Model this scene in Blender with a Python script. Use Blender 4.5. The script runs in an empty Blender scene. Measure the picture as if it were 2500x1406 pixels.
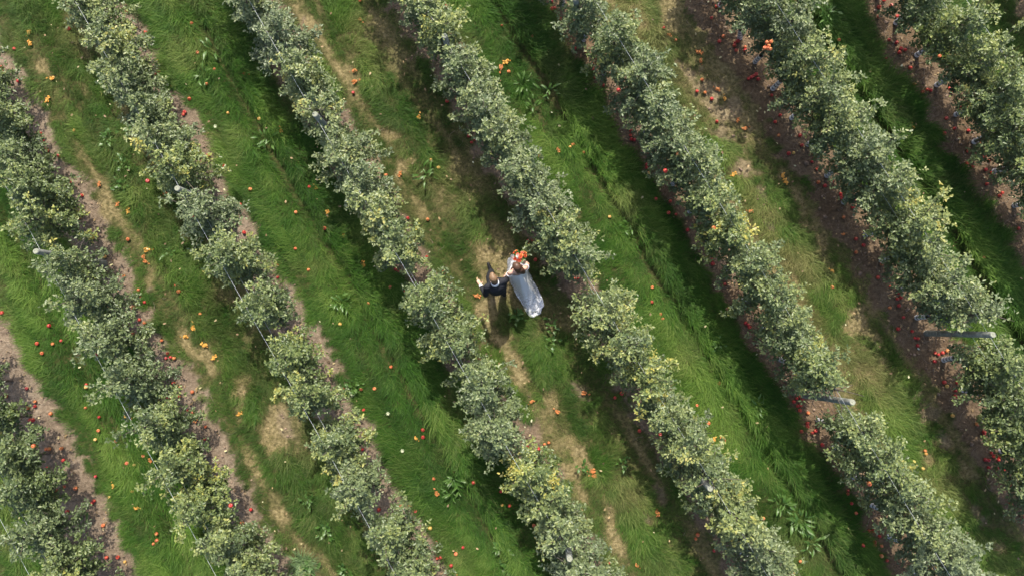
import bpy, bmesh, math
import numpy as np
from mathutils import Matrix, Vector

R = math.radians
sc = bpy.context.scene
rng = np.random.default_rng(11)

# ------------------------------------------------------------------ camera, sky, sun, exposure
CAM_H, PITCH, ROLL = 15.0, R(3.5), 0.0241          # a drone hovering above the alley, almost straight down
cam_d = bpy.data.cameras.new('camera')
cam = bpy.data.objects.new('camera', cam_d)
sc.collection.objects.link(cam)
cam_d.sensor_width = 36.0
cam_d.lens = 36.0 * 1667.0 / 2500.0
cam_d.clip_end = 2000
CAM_R = Matrix.Rotation(PITCH, 4, 'X') @ Matrix.Rotation(ROLL, 4, 'Y')
cam.matrix_world = Matrix.Translation((0, 0, CAM_H)) @ CAM_R
sc.camera = cam

SUN_EL, SUN_AZ = R(52), R(0)                        # the sun stands towards +Y, shadows fall towards -Y
world = bpy.data.worlds.new('World'); sc.world = world; world.use_nodes = True
wn = world.node_tree.nodes; wl = world.node_tree.links
sky = wn.new('ShaderNodeTexSky'); sky.sky_type = 'NISHITA'; sky.sun_disc = False
sky.dust_density = 3.5; sky.sun_elevation = SUN_EL; sky.sun_rotation = SUN_AZ
wn['Background'].inputs[1].default_value = 0.15
wl.new(sky.outputs[0], wn['Background'].inputs[0])
sun_d = bpy.data.lights.new('sun', 'SUN'); sun_d.energy = 3.7; sun_d.angle = R(0.55); sun_d.color = (1, .94, .83)
sun = bpy.data.objects.new('sun', sun_d); sc.collection.objects.link(sun)
sun.rotation_euler = Vector((-math.sin(SUN_AZ) * math.cos(SUN_EL), -math.cos(SUN_AZ) * math.cos(SUN_EL), -math.sin(SUN_EL))).to_track_quat('-Z', 'Y').to_euler()
sc.cycles.max_bounces = 6; sc.cycles.diffuse_bounces = 3; sc.cycles.glossy_bounces = 2; sc.cycles.transmission_bounces = 4; sc.cycles.transparent_max_bounces = 6
vs = sc.view_settings
vs.view_transform = 'Standard'; vs.look = 'None'; vs.exposure = 0.74; vs.gamma = 1.0; vs.use_curve_mapping = False

# ------------------------------------------------------------------ helpers
_R3 = np.array(CAM_R.to_3x3())
def at(u, v, z=0.0):
    """photo pixel (2500 x 1406) -> the point of the place at height z"""
    d = _R3 @ np.array([(u - 1250) / 1667.0, -(v - 703) / 1667.0, -1.0])
    t = (z - CAM_H) / d[2]
    return np.array([d[0] * t, d[1] * t, z])
def to_px(p):
    q = _R3.T @ (np.asarray(p, float) - np.array([0, 0, CAM_H]))
    return 1250 + 1667 * q[0] / -q[2], 703 - 1667 * q[1] / -q[2]

ROW_A, ROW_S, ROW_O = 0.5339, 2.971, -10.40         # row direction, spacing, first row
NRM = np.array([math.cos(ROW_A), math.sin(ROW_A)]); DIR = np.array([math.sin(ROW_A), -math.cos(ROW_A)])
ROW_FIX = {0: -.07, 1: .02, 2: .01, 3: .03, 4: 0., 5: -.08, 6: -.06, 7: .09}
def row_pos(k, t):
    p = NRM * (ROW_O + ROW_S * k + ROW_FIX.get(k, 0)) + DIR * t
    return np.array([p[0], p[1], 0.0])

def link(o, parent=None):
    sc.collection.objects.link(o)
    if parent is not None: o.parent = parent
    return o
def mesh_np(name, verts, faces_list):
    """faces_list: arrays of shape (n,3) or (n,4)"""
    me = bpy.data.meshes.new(name)
    verts = np.asarray(verts, np.float32)
    loops = np.concatenate([np.asarray(f, np.int32).ravel() for f in faces_list])
    tot = np.concatenate([np.full(len(f), np.asarray(f).shape[1], np.int32) for f in faces_list])
    start = np.concatenate([[0], np.cumsum(tot)[:-1]]).astype(np.int32)
    me.vertices.add(len(verts)); me.vertices.foreach_set('co', verts.ravel())
    me.loops.add(len(loops)); me.loops.foreach_set('vertex_index', loops)
    me.polygons.add(len(tot)); me.polygons.foreach_set('loop_start', start)
    me.update(calc_edges=True)
    return me
def vattr(me, name, arr):
    a = me.attributes.new(name, 'FLOAT', 'POINT'); a.data.foreach_set('value', np.asarray(arr, np.float32)); return a
def smooth(me):
    me.polygons.foreach_set('use_smooth', np.ones(len(me.polygons), bool)); return me
def mobj(name, me, mat, parent=None, **props):
    if mat is not None:
        me.materials.clear(); me.materials.append(mat)
    o = bpy.data.objects.new(name, me); link(o, parent)
    for k, v in props.items(): o[k] = v
    return o
def empty(name, loc=(0, 0, 0), rz=0.0, **props):
    o = bpy.data.objects.new(name, None); link(o)
    o.empty_display_size = .2
    o.location = loc; o.rotation_euler = (0, 0, rz)
    for k, v in props.items(): o[k] = v
    return o
def bm_mesh(name, bm, sm=True):
    me = bpy.data.meshes.new(name); bm.to_mesh(me); bm.free()
    if sm: smooth(me)
    return me

class Noise:
    def __init__(s, seed): s.g = np.random.default_rng(seed).random((256, 256))
    def __call__(s, x, y, f=1.0):
        x = np.asarray(x) * f + 300.3; y = np.asarray(y) * f + 300.7
        xi = np.floor(x).astype(int); yi = np.floor(y).astype(int)
        fx = x - xi; fy = y - yi; fx = fx * fx * (3 - 2 * fx); fy = fy * fy * (3 - 2 * fy)
        g = s.g; a = g[xi % 256, yi % 256]; b = g[(xi + 1) % 256, yi % 256]; c = g[xi % 256, (yi + 1) % 256]; d = g[(xi + 1) % 256, (yi + 1) % 256]
        return (a * (1 - fx) + b * fx) * (1 - fy) + (c * (1 - fx) + d * fx) * fy
    def fbm(s, x, y, f=1.0, o=3):
        r = 0; w = 0
        for i in range(o):
            r = r + s(x, y, f * 2 ** i) * .5 ** i; w += .5 ** i
        return r / w
N1, N2, N3, N4 = Noise(1), Noise(2), Noise(3), Noise(4)
def sstep(a, b, x):
    t = np.clip((x - a) / (b - a), 0, 1); return t * t * (3 - 2 * t)

# ------------------------------------------------------------------ materials
def mat(name):
    m = bpy.data.materials.new(name); m.use_nodes = True
    nt = m.node_tree; b = nt.nodes['Principled BSDF']
    return m, nt, b
def nd(nt, t, **kw):
    n = nt.nodes.new('ShaderNode' + t)
    for k, v in kw.items(): setattr(n, k, v)
    return n
def ramp(nt, stops):
    r = nd(nt, 'ValToRGB'); e = r.color_ramp.elements
    while len(e) < len(stops): e.new(.5)
    for el, (p, c) in zip(e, stops): el.position = p; el.color = (*c, 1)
    return r
def mixc(nt, f, a, b, mode='MIX'):
    m = nd(nt, 'Mix', data_type='RGBA', blend_type=mode)
    for s, v in ((m.inputs[0], f), (m.inputs[6], a), (m.inputs[7], b)):
        if isinstance(v, bpy.types.NodeSocket): nt.links.new(v, s)
        elif isinstance(v, (int, float)): s.default_value = v
        else: s.default_value = (*v, 1)
    return m.outputs[2]
def noise_tex(nt, scale, detail=4, coord='Object'):
    tc = nd(nt, 'TexCoord'); n = nd(nt, 'TexNoise'); n.inputs['Scale'].default_value = scale; n.inputs['Detail'].default_value = detail
    nt.links.new(tc.outputs[coord], n.inputs['Vector']); return n
def attr(nt, name, typ='GEOMETRY'):
    a = nd(nt, 'Attribute'); a.attribute_name = name; a.attribute_type = typ; return a
def mathn(nt, op, a, b=None):
    m = nd(nt, 'Math', operation=op)
    for s, v in zip(m.inputs, (a, b)):
        if v is None: continue
        if isinstance(v, bpy.types.NodeSocket): nt.links.new(v, s)
        else: s.default_value = v
    return m.outputs[0]
def simple(name, col, rough=.6, nscale=30, var=.25, bump=0.0, spec=.4):
    m, nt, b = mat(name)
    n = noise_tex(nt, nscale)
    r = ramp(nt, [(.3, tuple(c * (1 - var) for c in col)), (.7, tuple(min(1, c * (1 + var)) for c in col))])
    nt.links.new(n.outputs[0], r.inputs[0]); nt.links.new(r.outputs[0], b.inputs['Base Color'])
    b.inputs['Roughness'].default_value = rough; b.inputs['Specular IOR Level'].default_value = spec
    if bump:
        bp = nd(nt, 'Bump'); bp.inputs['Strength'].default_value = bump; bp.inputs['Distance'].default_value = .01
        nt.links.new(n.outputs[0], bp.inputs['Height']); nt.links.new(bp.outputs[0], b.inputs['Normal'])
    return m
def leafy(m, nt, b, col, trans=.35, tcol_gain=1.3):
    """leaf shading: a glossy upper face plus light passing through the blade"""
    tr = nd(nt, 'BsdfTranslucent'); mx = nd(nt, 'MixShader'); out = nt.nodes['Material Output']
    g = nd(nt, 'Mix', data_type='RGBA', blend_type='MULTIPLY'); g.inputs[0].default_value = 1
    nt.links.new(col, g.inputs[6]); g.inputs[7].default_value = (tcol_gain * 1.1, tcol_gain * 1.15, tcol_gain * .6, 1)
    nt.links.new(g.outputs[2], tr.inputs[0]); nt.links.new(col, b.inputs['Base Color'])
    mx.inputs[0].default_value = trans
    nt.links.new(b.outputs[0], mx.inputs[1]); nt.links.new(tr.outputs[0], mx.inputs[2]); nt.links.new(mx.outputs[0], out.inputs[0])

# apple foliage: tint 0 dark glaucous green .. 1 yellow; the tree's own tone comes from its custom property
m_leaf, nt, b = mat('apple_leaf')
at_t = attr(nt, 'tint'); at_o = attr(nt, 'grey', 'OBJECT')
rp = ramp(nt, [(0, (.034, .060, .017)), (.28, (.086, .128, .038)), (.55, (.178, .222, .062)), (.80, (.30, .325, .075)), (1, (.44, .38, .075))])
nt.links.new(at_t.outputs['Fac'], rp.inputs[0])
gr = mixc(nt, at_o.outputs['Fac'], rp.outputs[0], (.205, .242, .152))
geo = nd(nt, 'NewGeometry')
back = mixc(nt, geo.outputs['Backfacing'], gr, mixc(nt, .45, gr, (.20, .235, .14)))
leafy(m_leaf, nt, b, back, .22, 1.2)
b.inputs['Roughness'].default_value = .40; b.inputs['Specular IOR Level'].default_value = .48

m_bark = simple('apple_bark', (.13, .105, .085), .85, 25, .4, .6)
m_guard, nt, b = mat('spiral_guard')
tc = nd(nt, 'TexCoord'); wv = nd(nt, 'TexWave', wave_type='BANDS', bands_direction='Z'); wv.inputs['Scale'].default_value = 2.6; wv.inputs['Distortion'].default_value = 1.2
nt.links.new(tc.outputs['Object'], wv.inputs['Vector'])
rp = ramp(nt, [(.12, (.05, .05, .05)), (.25, (.62, .64, .68)), (1, (.72, .73, .76))]); nt.links.new(wv.outputs[0], rp.inputs[0])
nt.links.new(rp.outputs[0], b.inputs['Base Color']); b.inputs['Roughness'].default_value = .45

# ground: bare soil, straw patches, dark thatch under the grass
m_ground, nt, b = mat('orchard_ground')
n1 = noise_tex(nt, 1.6, 6); n2 = noise_tex(nt, 14, 6); n3 = noise_tex(nt, 60, 3)
soil = ramp(nt, [(.30, (.105, .077, .052)), (.5, (.21, .16, .113)), (.72, (.33, .265, .19))])
mixn = mathn(nt, 'ADD', mathn(nt, 'MULTIPLY', n1.outputs[0], .45), mathn(nt, 'MULTIPLY', n2.outputs[0], .55))
nt.links.new(mixn, soil.inputs[0])
soilc = mixc(nt, .35, soil.outputs[0], n3.outputs[0], 'OVERLAY')
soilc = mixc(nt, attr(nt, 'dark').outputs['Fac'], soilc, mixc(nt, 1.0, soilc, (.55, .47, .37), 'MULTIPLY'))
dry = ramp(nt, [(.30, (.095, .080, .036)), (.5, (.205, .165, .080)), (.72, (.34, .275, .145))]); nt.links.new(n2.outputs[0], dry.inputs[0])
th = ramp(nt, [(.3, (.045, .05, .018)), (.7, (.10, .095, .035))]); nt.links.new(n2.outputs[0], th.inputs[0])
c1 = mixc(nt, attr(nt, 'dry').outputs['Fac'], th.outputs[0], dry.outputs[0])
c2 = mixc(nt, attr(nt, 'soil').outputs['Fac'], c1, soilc)
nt.links.new(c2, b.inputs['Base Color']); b.inputs['Roughness'].default_value = .95; b.inputs['Specular IOR Level'].default_value = .15
bp = nd(nt, 'Bump'); bp.inputs['Strength'].default_value = 1.0; bp.inputs['Distance'].default_value = .06
nt.links.new(mixc(nt, .4, n2.outputs[0], n3.outputs[0]), bp.inputs['Height']); nt.links.new(bp.outputs[0], b.inputs['Normal'])

# grass: dryness and tone come with each tuft, hue shifts per blade
m_grass, nt, b = mat('grass_blade')
ga = attr(nt, 'gdry', 'INSTANCER'); gb = attr(nt, 'gtone', 'INSTANCER'); bl = attr(nt, 'blade')
lush = ramp(nt, [(0, (.015, .050, .008)), (.5, (.050, .130, .016)), (1, (.155, .250, .046))])
nt.links.new(mathn(nt, 'ADD', mathn(nt, 'MULTIPLY', gb.outputs['Fac'], .62), mathn(nt, 'MULTIPLY', bl.outputs['Fac'], .38)), lush.inputs[0])
dryr = ramp(nt, [(0, (.13, .12, .045)), (1, (.40, .33, .16))]); nt.links.new(bl.outputs['Fac'], dryr.inputs[0])
gc = mixc(nt, ga.outputs['Fac'], lush.outputs[0], dryr.outputs[0])
leafy(m_grass, nt, b, gc, .30, 1.3)
b.inputs['Roughness'].default_value = .55; b.inputs['Specular IOR Level'].default_value = .16

m_weed, nt, b = mat('weed_leaf')
n = noise_tex(nt, 9); rp = ramp(nt, [(.3, (.035, .105, .016)), (.7, (.085, .175, .032))]); nt.links.new(n.outputs[0], rp.inputs[0])
oi = nd(nt, 'ObjectInfo'); cw = mixc(nt, mathn(nt, 'MULTIPLY', oi.outputs['Random'], .3), rp.outputs[0], (.17, .25, .07))
leafy(m_weed, nt, b, cw, .3); b.inputs['Roughness'].default_value = .4
m_pale = simple('pale_leaf', (.40, .44, .27), .6, 40, .3)
m_litter, nt, b = mat('fallen_leaf')
rp = ramp(nt, [(0, (.12, .075, .04)), (.4, (.32, .22, .10)), (.7, (.50, .46, .24)), (1, (.55, .60, .45))]); nt.links.new(attr(nt, 'tint').outputs['Fac'], rp.inputs[0])
nt.links.new(rp.outputs[0], b.inputs['Base Color']); b.inputs['Roughness'].default_value = .6

def apple_mat(name, c0, c1, c2):
    m, nt, b = mat(name)
    tc = nd(nt, 'TexCoord'); oi = nd(nt, 'ObjectInfo'); n = nd(nt, 'TexNoise'); n.noise_dimensions = '4D'; n.inputs['Scale'].default_value = 16
    nt.links.new(tc.outputs['Object'], n.inputs['Vector']); nt.links.new(mathn(nt, 'MULTIPLY', oi.outputs['Random'], 50.), n.inputs['W'])
    r = ramp(nt, [(.32, c0), (.52, c1), (.72, c2)]); nt.links.new(n.outputs[0], r.inputs[0]); nt.links.new(r.outputs[0], b.inputs['Base Color'])
    b.inputs['Roughness'].default_value = .33; b.inputs['Specular IOR Level'].default_value = .45
    return m
m_apple = {'r': apple_mat('red_apple_skin', (.30, .018, .022), (.42, .035, .03), (.52, .13, .05)),
           'o': apple_mat('bruised_apple_skin', (.38, .06, .03), (.52, .16, .055), (.56, .28, .09)),
           'y': apple_mat('yellow_apple_skin', (.48, .22, .06), (.58, .36, .09), (.58, .43, .16))}
m_pulp = {'o': simple('brown_apple_pulp', (.46, .17, .05), .6, 60, .45), 'y': simple('orange_apple_pulp', (.60, .30, .055), .55, 60, .35)}

# ------------------------------------------------------------------ the ground fields
DRYP = [(1225,690,78,1),(1190,765,48,.9),(1260,730,45,.8),(650,1010,72,1),(660,1060,45,.9),(630,1150,35,.8),(270,490,46,.9),(250,520,30,.9),(945,310,32,1),(985,400,34,1),
 (975,445,26,.7),(1410,1110,42,1),(1388,1145,30,.9),(1485,1230,30,1),(1500,1290,28,.9),(1520,1345,26,.9),(1270,905,42,.9),(1340,975,32,.8),(455,835,46,1),
 (505,870,30,.9),(372,660,24,.9),(375,700,20,.9),(100,165,30,.8),(195,200,20,.8),(688,1254,30,.9),(735,1315,22,.9),(767,61,28,.9),(720,20,30,.8),(1640,60,38,.8),
 (1570,40,34,.8),(1640,8,30,.8),(1420,1200,24,.7),(1450,1010,24,.7),(330,345,18,.6),(1030,520,24,.6),(1010,480,22,.6),(860,180,22,.7),(1140,700,25,.7),
 (1740,250,85,1),(1700,300,55,1),(1805,395,42,.9),(2100,790,42,1),(2075,830,30,.9),(2150,890,46,1),(2130,750,30,.8),(2000,600,38,.9),(1960,640,34,.8),(1940,480,40,.9),(2320,1180,38,.9),(2350,1130,30,.8),(2420,1330,38,.8),(2250,1100,30,.7),(1880,520,30,.7),(2000,540,30,.7)]
MUDP = [(1740,245,85),(1700,300,55),(1760,335,42),(1810,400,40),(1850,470,34),(2262,1005,34),(2240,975,24),(2285,1055,26),(1200,720,16),(2380,1250,40),(2330,1290,30),(1890,560,30),(1420,955,30),(700,1040,26),(620,1180,22),(1620,1230,30),(1580,1270,24)]
def patch_field(lst, x, y):
    r = np.zeros_like(x); wob = (N2.fbm(x, y, 3.2, 4) - .5) * 2.4
    for p in lst:
        c = at(p[0], p[1]); rad = p[2] / 111.0; w = p[3] if len(p) > 3 else 1.0
        m = (abs(x - c[0]) < 2.2 * rad) & (abs(y - c[1]) < 2.2 * rad)
        if not m.any(): continue
        dx = x[m] - c[0]; dy = y[m] - c[1]
        a = (dx * NRM[0] + dy * NRM[1]) * 1.55; l = (dx * DIR[0] + dy * DIR[1]) * .72
        d = np.hypot(a, l) / rad + wob[m] * 1.1
        r[m] = np.maximum(r[m], w * (1 - sstep(.35, 1.15, d)))
    return r
def fields(x, y):
    s = (x * NRM[0] + y * NRM[1] - ROW_O) / ROW_S
    t = x * DIR[0] + y * DIR[1]
    k = np.floor(s); w = (s - k) * ROW_S                     # w: metres from the row on the left
    kn = np.where(w > ROW_S / 2, k + 1, k); dist = np.where(w > ROW_S / 2, ROW_S - w, w)
    edge = .47 + .36 * (N1.fbm(x, y, .9) - .5) + .24 * (N2(x, y, 3.5) - .5) + .22 * (N3(x, y, 8.5) - .5) + np.where(kn >= 5, .06, 0) + np.where((kn == 6) & (w > 1.5), .16, 0) + np.where(kn == 0, .1, 0)
    soil = 1 - sstep(-.10, .05, dist - edge)
    lushf = (np.mod(k, 2) == 0)                               # every second alley is left to grow
    dryp = patch_field(DRYP, x, y); mud = patch_field(MUDP, x, y)
    dryness = np.zeros_like(x)
    fr = w / ROW_S
    nz = N3.fbm(x, y, .8, 3)
    track = np.exp(-((fr - .30) / .10) ** 2) + .6 * np.exp(-((fr - .74) / .09) ** 2)
    mixed = np.where(k == 5, .22, .0) + .34 * track + 1.1 * (nz - .57) + 1.0 * (N4(t * .7, w * 5.5) - .55) * (.35 + track)
    dryness = np.where(lushf, .9 * (nz - .60), mixed)
    dryness = np.clip(np.maximum(dryness, dryp), 0, 1)
    return dict(s=s, t=t, k=k, w=w, fr=fr, dist=dist, kn=kn, soil=soil, lush=lushf, dryp=dryp, mud=mud, dry=dryness, nz=nz)

# the ground: one sheet, fine where the orchard stands, coarse out to the horizon
X0, X1, Y0, Y1, GS = -14.4, 13.2, -7.4, 9.6, .065
xs = np.concatenate([[-900, -300, -100, -40, -20], np.arange(X0, X1, GS), [18, 40, 100, 300, 900]])
ys = np.concatenate([[-900, -300, -100, -40, -14], np.arange(Y0, Y1, GS), [15, 40, 100, 300, 900]])
gx, gy = np.meshgrid(xs, ys, indexing='ij'); gx = gx.ravel(); gy = gy.ravel()
F = fields(gx, gy)
inside = (gx > X0) & (gx < X1) & (gy > Y0) & (gy < Y1)
tread = np.sin(F['t'] * 2 * math.pi / .13 + 5 * N1(gx, gy, 1.2)) * .5 + .5
soilish = np.maximum(F['soil'], F['mud'])
tread_zone = np.where((F['k'] == 5), 1, .3) * np.clip(F['mud'] * 1.0 + F['dry'] * .45, 0, 1) * sstep(.35, .5, N4.fbm(gx, gy, .7))
def relief(x, y):
    return .035 * (N1.fbm(x, y, 1.1) - .5) + .03 * (N3.fbm(x, y, 6.0) - .5)
gz = relief(gx, gy) + .05 * soilish * (N2.fbm(gx, gy, 9, 2) - .5) + .03 * tread_zone * tread + np.where(F['lush'], .10 * np.exp(-((F['fr'] - .61) / .045) ** 2) - .09 * np.exp(-((F['fr'] - .53) / .03) ** 2), -.03 * np.exp(-((F['fr'] - .3) / .07) ** 2))
gz = np.where(inside, gz, -.02)
ny = len(ys); ii = np.arange(len(xs) - 1)[:, None] * ny + np.arange(ny - 1)[None, :]
ii = ii.ravel(); quads = np.stack([ii, ii + ny, ii + ny + 1, ii + 1], 1)
gme = smooth(mesh_np('ground', np.stack([gx, gy, gz], 1), [quads]))
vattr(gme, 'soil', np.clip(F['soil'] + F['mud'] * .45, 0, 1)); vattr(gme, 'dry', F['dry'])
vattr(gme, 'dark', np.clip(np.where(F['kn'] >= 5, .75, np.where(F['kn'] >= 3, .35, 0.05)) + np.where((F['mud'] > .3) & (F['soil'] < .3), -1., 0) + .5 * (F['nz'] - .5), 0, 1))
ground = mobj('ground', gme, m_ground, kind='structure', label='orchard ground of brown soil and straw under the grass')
gzgrid = gz.reshape(len(xs), ny)
def ground_z(x, y):
    i = np.clip(np.searchsorted(xs, x), 1, len(xs) - 1); j = np.clip(np.searchsorted(ys, y), 1, ny - 1)
    return gzgrid[i, j]

# ------------------------------------------------------------------ grass
def tuft_mesh(name, seed, n, lmin, lmax, spread, lean0, lean1, rad, wid, segs=4):
    r = np.random.default_rng(seed)
    az = r.normal(0, spread, n); L = r.uniform(lmin, lmax, n); rr = rad * np.sqrt(r.random(n)); ra = r.random(n) * 6.283
    e0 = R(lean0) + r.normal(0, .15, n); e1 = R(lean1) + r.normal(0, .3, n)
    P = np.zeros((n, segs + 1, 3)); P[:, 0, 0] = rr * np.cos(ra); P[:, 0, 1] = rr * np.sin(ra); P[:, 0, 2] = -.01
    for i in range(segs):
        e = e0 + (e1 - e0) * (i + .5) / segs; a = az + .25 * i / segs * r.normal(0, 1, n)
        st = (L / segs)[:, None] * np.stack([np.cos(e) * np.cos(a), np.cos(e) * np.sin(a), np.sin(e)], 1)
        P[:, i + 1] = P[:, i] + st
    P[..., 2] = np.maximum(P[..., 2], -.012)
    wd = np.stack([-np.sin(az), np.cos(az), r.normal(0, .35, n)], 1); W = wid * r.uniform(.7, 1.3, n)
    tap = np.array([.7, 1., .9, .6, .0])[:segs + 1]
    V = np.zeros((n, 2 * segs + 1, 3))
    for i in range(segs):
        V[:, 2 * i] = P[:, i] - wd * (W * tap[i] / 2)[:, None]; V[:, 2 * i + 1] = P[:, i] + wd * (W * tap[i] / 2)[:, None]
    V[:, 2 * segs] = P[:, segs]
    base = np.arange(n)[:, None] * (2 * segs + 1)
    q = np.concatenate([base + np.array([[2 * i, 2 * i + 1, 2 * i + 3, 2 * i + 2]]) for i in range(segs - 1)])
    tri = base + np.array([[2 * segs - 2, 2 * segs - 1, 2 * segs]])
    me = mesh_np(name, V.reshape(-1, 3), [q, tri]); vattr(me, 'blade', np.repeat(r.random(n), 2 * segs + 1))
    me.materials.append(m_grass); smooth(me)
    return me
tcol = bpy.data.collections.new('grass_tufts')
tufts = []
for i in range(5): tufts.append(tuft_mesh('tuft_long', 100 + i, 36, .13, .30, .55, 60, -20, .11, .0052))
for i in range(3): tufts.append(tuft_mesh('tuft_short', 200 + i, 32, .06, .14, 1.2, 55, 5, .09, .005))
for i in range(2): tufts.append(tuft_mesh('tuft_dry', 300 + i, 26, .07, .19, 1.9, 20, -14, .09, .0055))
for i, me in enumerate(tufts):
    tcol.objects.link(bpy.data.objects.new('tuft_%02d' % i, me))

GP = .076
px, py = np.meshgrid(np.arange(X0 + .1, X1 - .1, GP), np.arange(Y0 + .1, Y1 - .1, GP), indexing='ij')
px = px.ravel() + rng.uniform(-.5, .5, px.size) * GP; py = py.ravel() + rng.uniform(-.5, .5, py.size) * GP
G = fields(px, py)
bare = np.clip(np.maximum(G['soil'] * 1.05, np.maximum(G['mud'], sstep(.55, .98, G['dry']) * .5)), 0, 1)
clump = N4.fbm(px, py, 2.6, 2)
keep = rng.random(px.size) > bare * 1.0
keep &= ~((G['soil'] > .55) & (rng.random(px.size) > .012))
keep &= ~((~G['lush']) & (clump < .36) & (rng.random(px.size) < .5))
px, py = px[keep], py[keep]; G = {k: v[keep] for k, v in G.items()}; clump = clump[keep]
n = px.size; L = G['lush']; fr = G['fr']
ridge = .60 + .02 * np.sin(G['t'] * .6 + G['k']) + .02 * (N1(px, py, .5) - .5)
aN = math.atan2(NRM[1], NRM[0]); aD = math.atan2(DIR[1], DIR[0])
swirl = (N1.fbm(px, py, .75, 2) - .5) * 4.2 + (N2(px, py, 2.3) - .5) * 1.6
# combed direction across an alley: over the left verge, along the ruts, over the right verge
left_ang = aN + math.pi * .93; mid_ang = aD + .25; right_ang = aN - .55
wl_ = 1 - sstep(.26, .50, fr); wr_ = sstep(.60, .70, fr); wm_ = np.clip(1 - wl_ - wr_, 0, 1)
vx = wl_ * np.cos(left_ang) + wm_ * np.cos(mid_ang) + wr_ * np.cos(right_ang)
vy = wl_ * np.sin(left_ang) + wm_ * np.sin(mid_ang) + wr_ * np.sin(right_ang)
ang = np.arctan2(vy, vx) + np.where(L, swirl * .45, swirl * .9) + rng.normal(0, .22, n)
hgt = np.where(L, .80 + .45 * (N3(px, py, 1.3) - .4), .62 + .5 * (clump - .4) + .35 * np.exp(-((fr - .47) / .10) ** 2))
hgt = hgt + np.where(L, .85 * np.exp(-((fr - ridge - .02) / .04) ** 2) * (.5 + N1(G['t'] * .5, G['k'] * 7)) - .45 * np.exp(-((fr - ridge + .07) / .03) ** 2), 0)
hgt *= 1 - .45 * G['dry']
hgt *= np.where(G['dist'] < .62, 1.12, 1)
hgt = np.clip(hgt * rng.uniform(.75, 1.25, n), .22, 1.5)
longp = np.where(L, .88, np.clip(.30 + .75 * np.exp(-((fr - .48) / .13) ** 2) + .5 * np.exp(-((fr - .17) / .05) ** 2) - .8 * G['dry'], .05, .9))
isl = rng.random(n) < longp; isd = (~isl) & (rng.random(n) < G['dry'] * 1.3)
idx = np.where(isl, rng.integers(0, 5, n), np.where(isd, rng.integers(8, 10, n), rng.integers(5, 8, n)))
gdry = np.clip(np.where(L, 0, .10) + G['dry'] * .85 + .22 * (N2.fbm(px, py, 1.7) - .42) + rng.normal(0, .07, n) + np.where(isd, .3, 0), 0, .95)
gtone = np.clip(.40 + 1.3 * (N4.fbm(px, py, .9, 3) - .5) + .25 * (N1(px, py, .35) - .5) + rng.normal(0, .12, n) + np.where(L & (fr < .42), .12, 0) - np.where(L & (abs(fr - ridge + .07) < .05), .25, 0) + np.where(G['k'] == 5, .1, 0), 0, 1)  # painted shade: tufts in the furrow left of the ridge get a darker tone
# lumps: every half metre or so the sward lies over in a swathe of its own
CS = .30; ca_ = G['t'] / (CS * 3.2); cb_ = (px * NRM[0] + py * NRM[1]) / CS
ia, ib = np.floor(ca_).astype(int), np.floor(cb_).astype(int); rg = np.random.default_rng(5).random((4, 128, 128)); d1 = np.full(n, 9.); d2 = np.full(n, 9.); ra_ = np.zeros(n); rt_ = np.zeros(n)
for da in (-1, 0, 1):
    for db in (-1, 0, 1):
        A_, B_ = (ia + da) % 128, (ib + db) % 128; dd = np.hypot(ia + da + rg[0, A_, B_] - ca_, ib + db + rg[1, A_, B_] - cb_)
        near = dd < d1; d2 = np.where(near, d1, np.minimum(d2, dd)); ra_ = np.where(near, rg[2, A_, B_], ra_); rt_ = np.where(near, rg[3, A_, B_], rt_); d1 = np.where(near, dd, d1)
gap = sstep(.0, .28, d2 - d1)
streak = N2(G['t'] * .45, cb_ * CS * 4.6) * .65 + N3(G['t'] * 1.3, cb_ * CS * 9.0) * .35 - .5     # mowing and wheel streaks along the alley
ang = ang + (ra_ - .5) * np.where(L, .9, 1.5); hgt = hgt * (.74 + .36 * gap) * (.86 + .28 * rt_) * (1 + .95 * streak); gtone = np.clip(gtone + (rt_ - .5) * .22 - .16 * (1 - gap) + np.where(L, 1.45, 1.1) * streak, 0, 1)  # tone lowered in the gaps between lumps: shade painted into the grass colour
hgt = np.clip(hgt, .25, 1.5)
gpz = ground_z(px, py)
gm = bpy.data.meshes.new('grass'); gm.vertices.add(n); gm.vertices.foreach_set('co', np.stack([px, py, gpz], 1).astype(np.float32).ravel())
vattr(gm, 'gdry', gdry); vattr(gm, 'gtone', gtone); vattr(gm, 'ghgt', hgt); vattr(gm, 'gang', ang)
a = gm.attributes.new('gidx', 'INT', 'POINT'); a.data.foreach_set('value', idx.astype(np.int32))
gm.materials.append(m_grass)
grass = bpy.data.objects.new('grass', gm); link(grass)
grass['kind'] = 'stuff'; grass['label'] = 'long green grass combed along the alleys between tree rows'; grass['category'] = 'grass'
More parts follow.
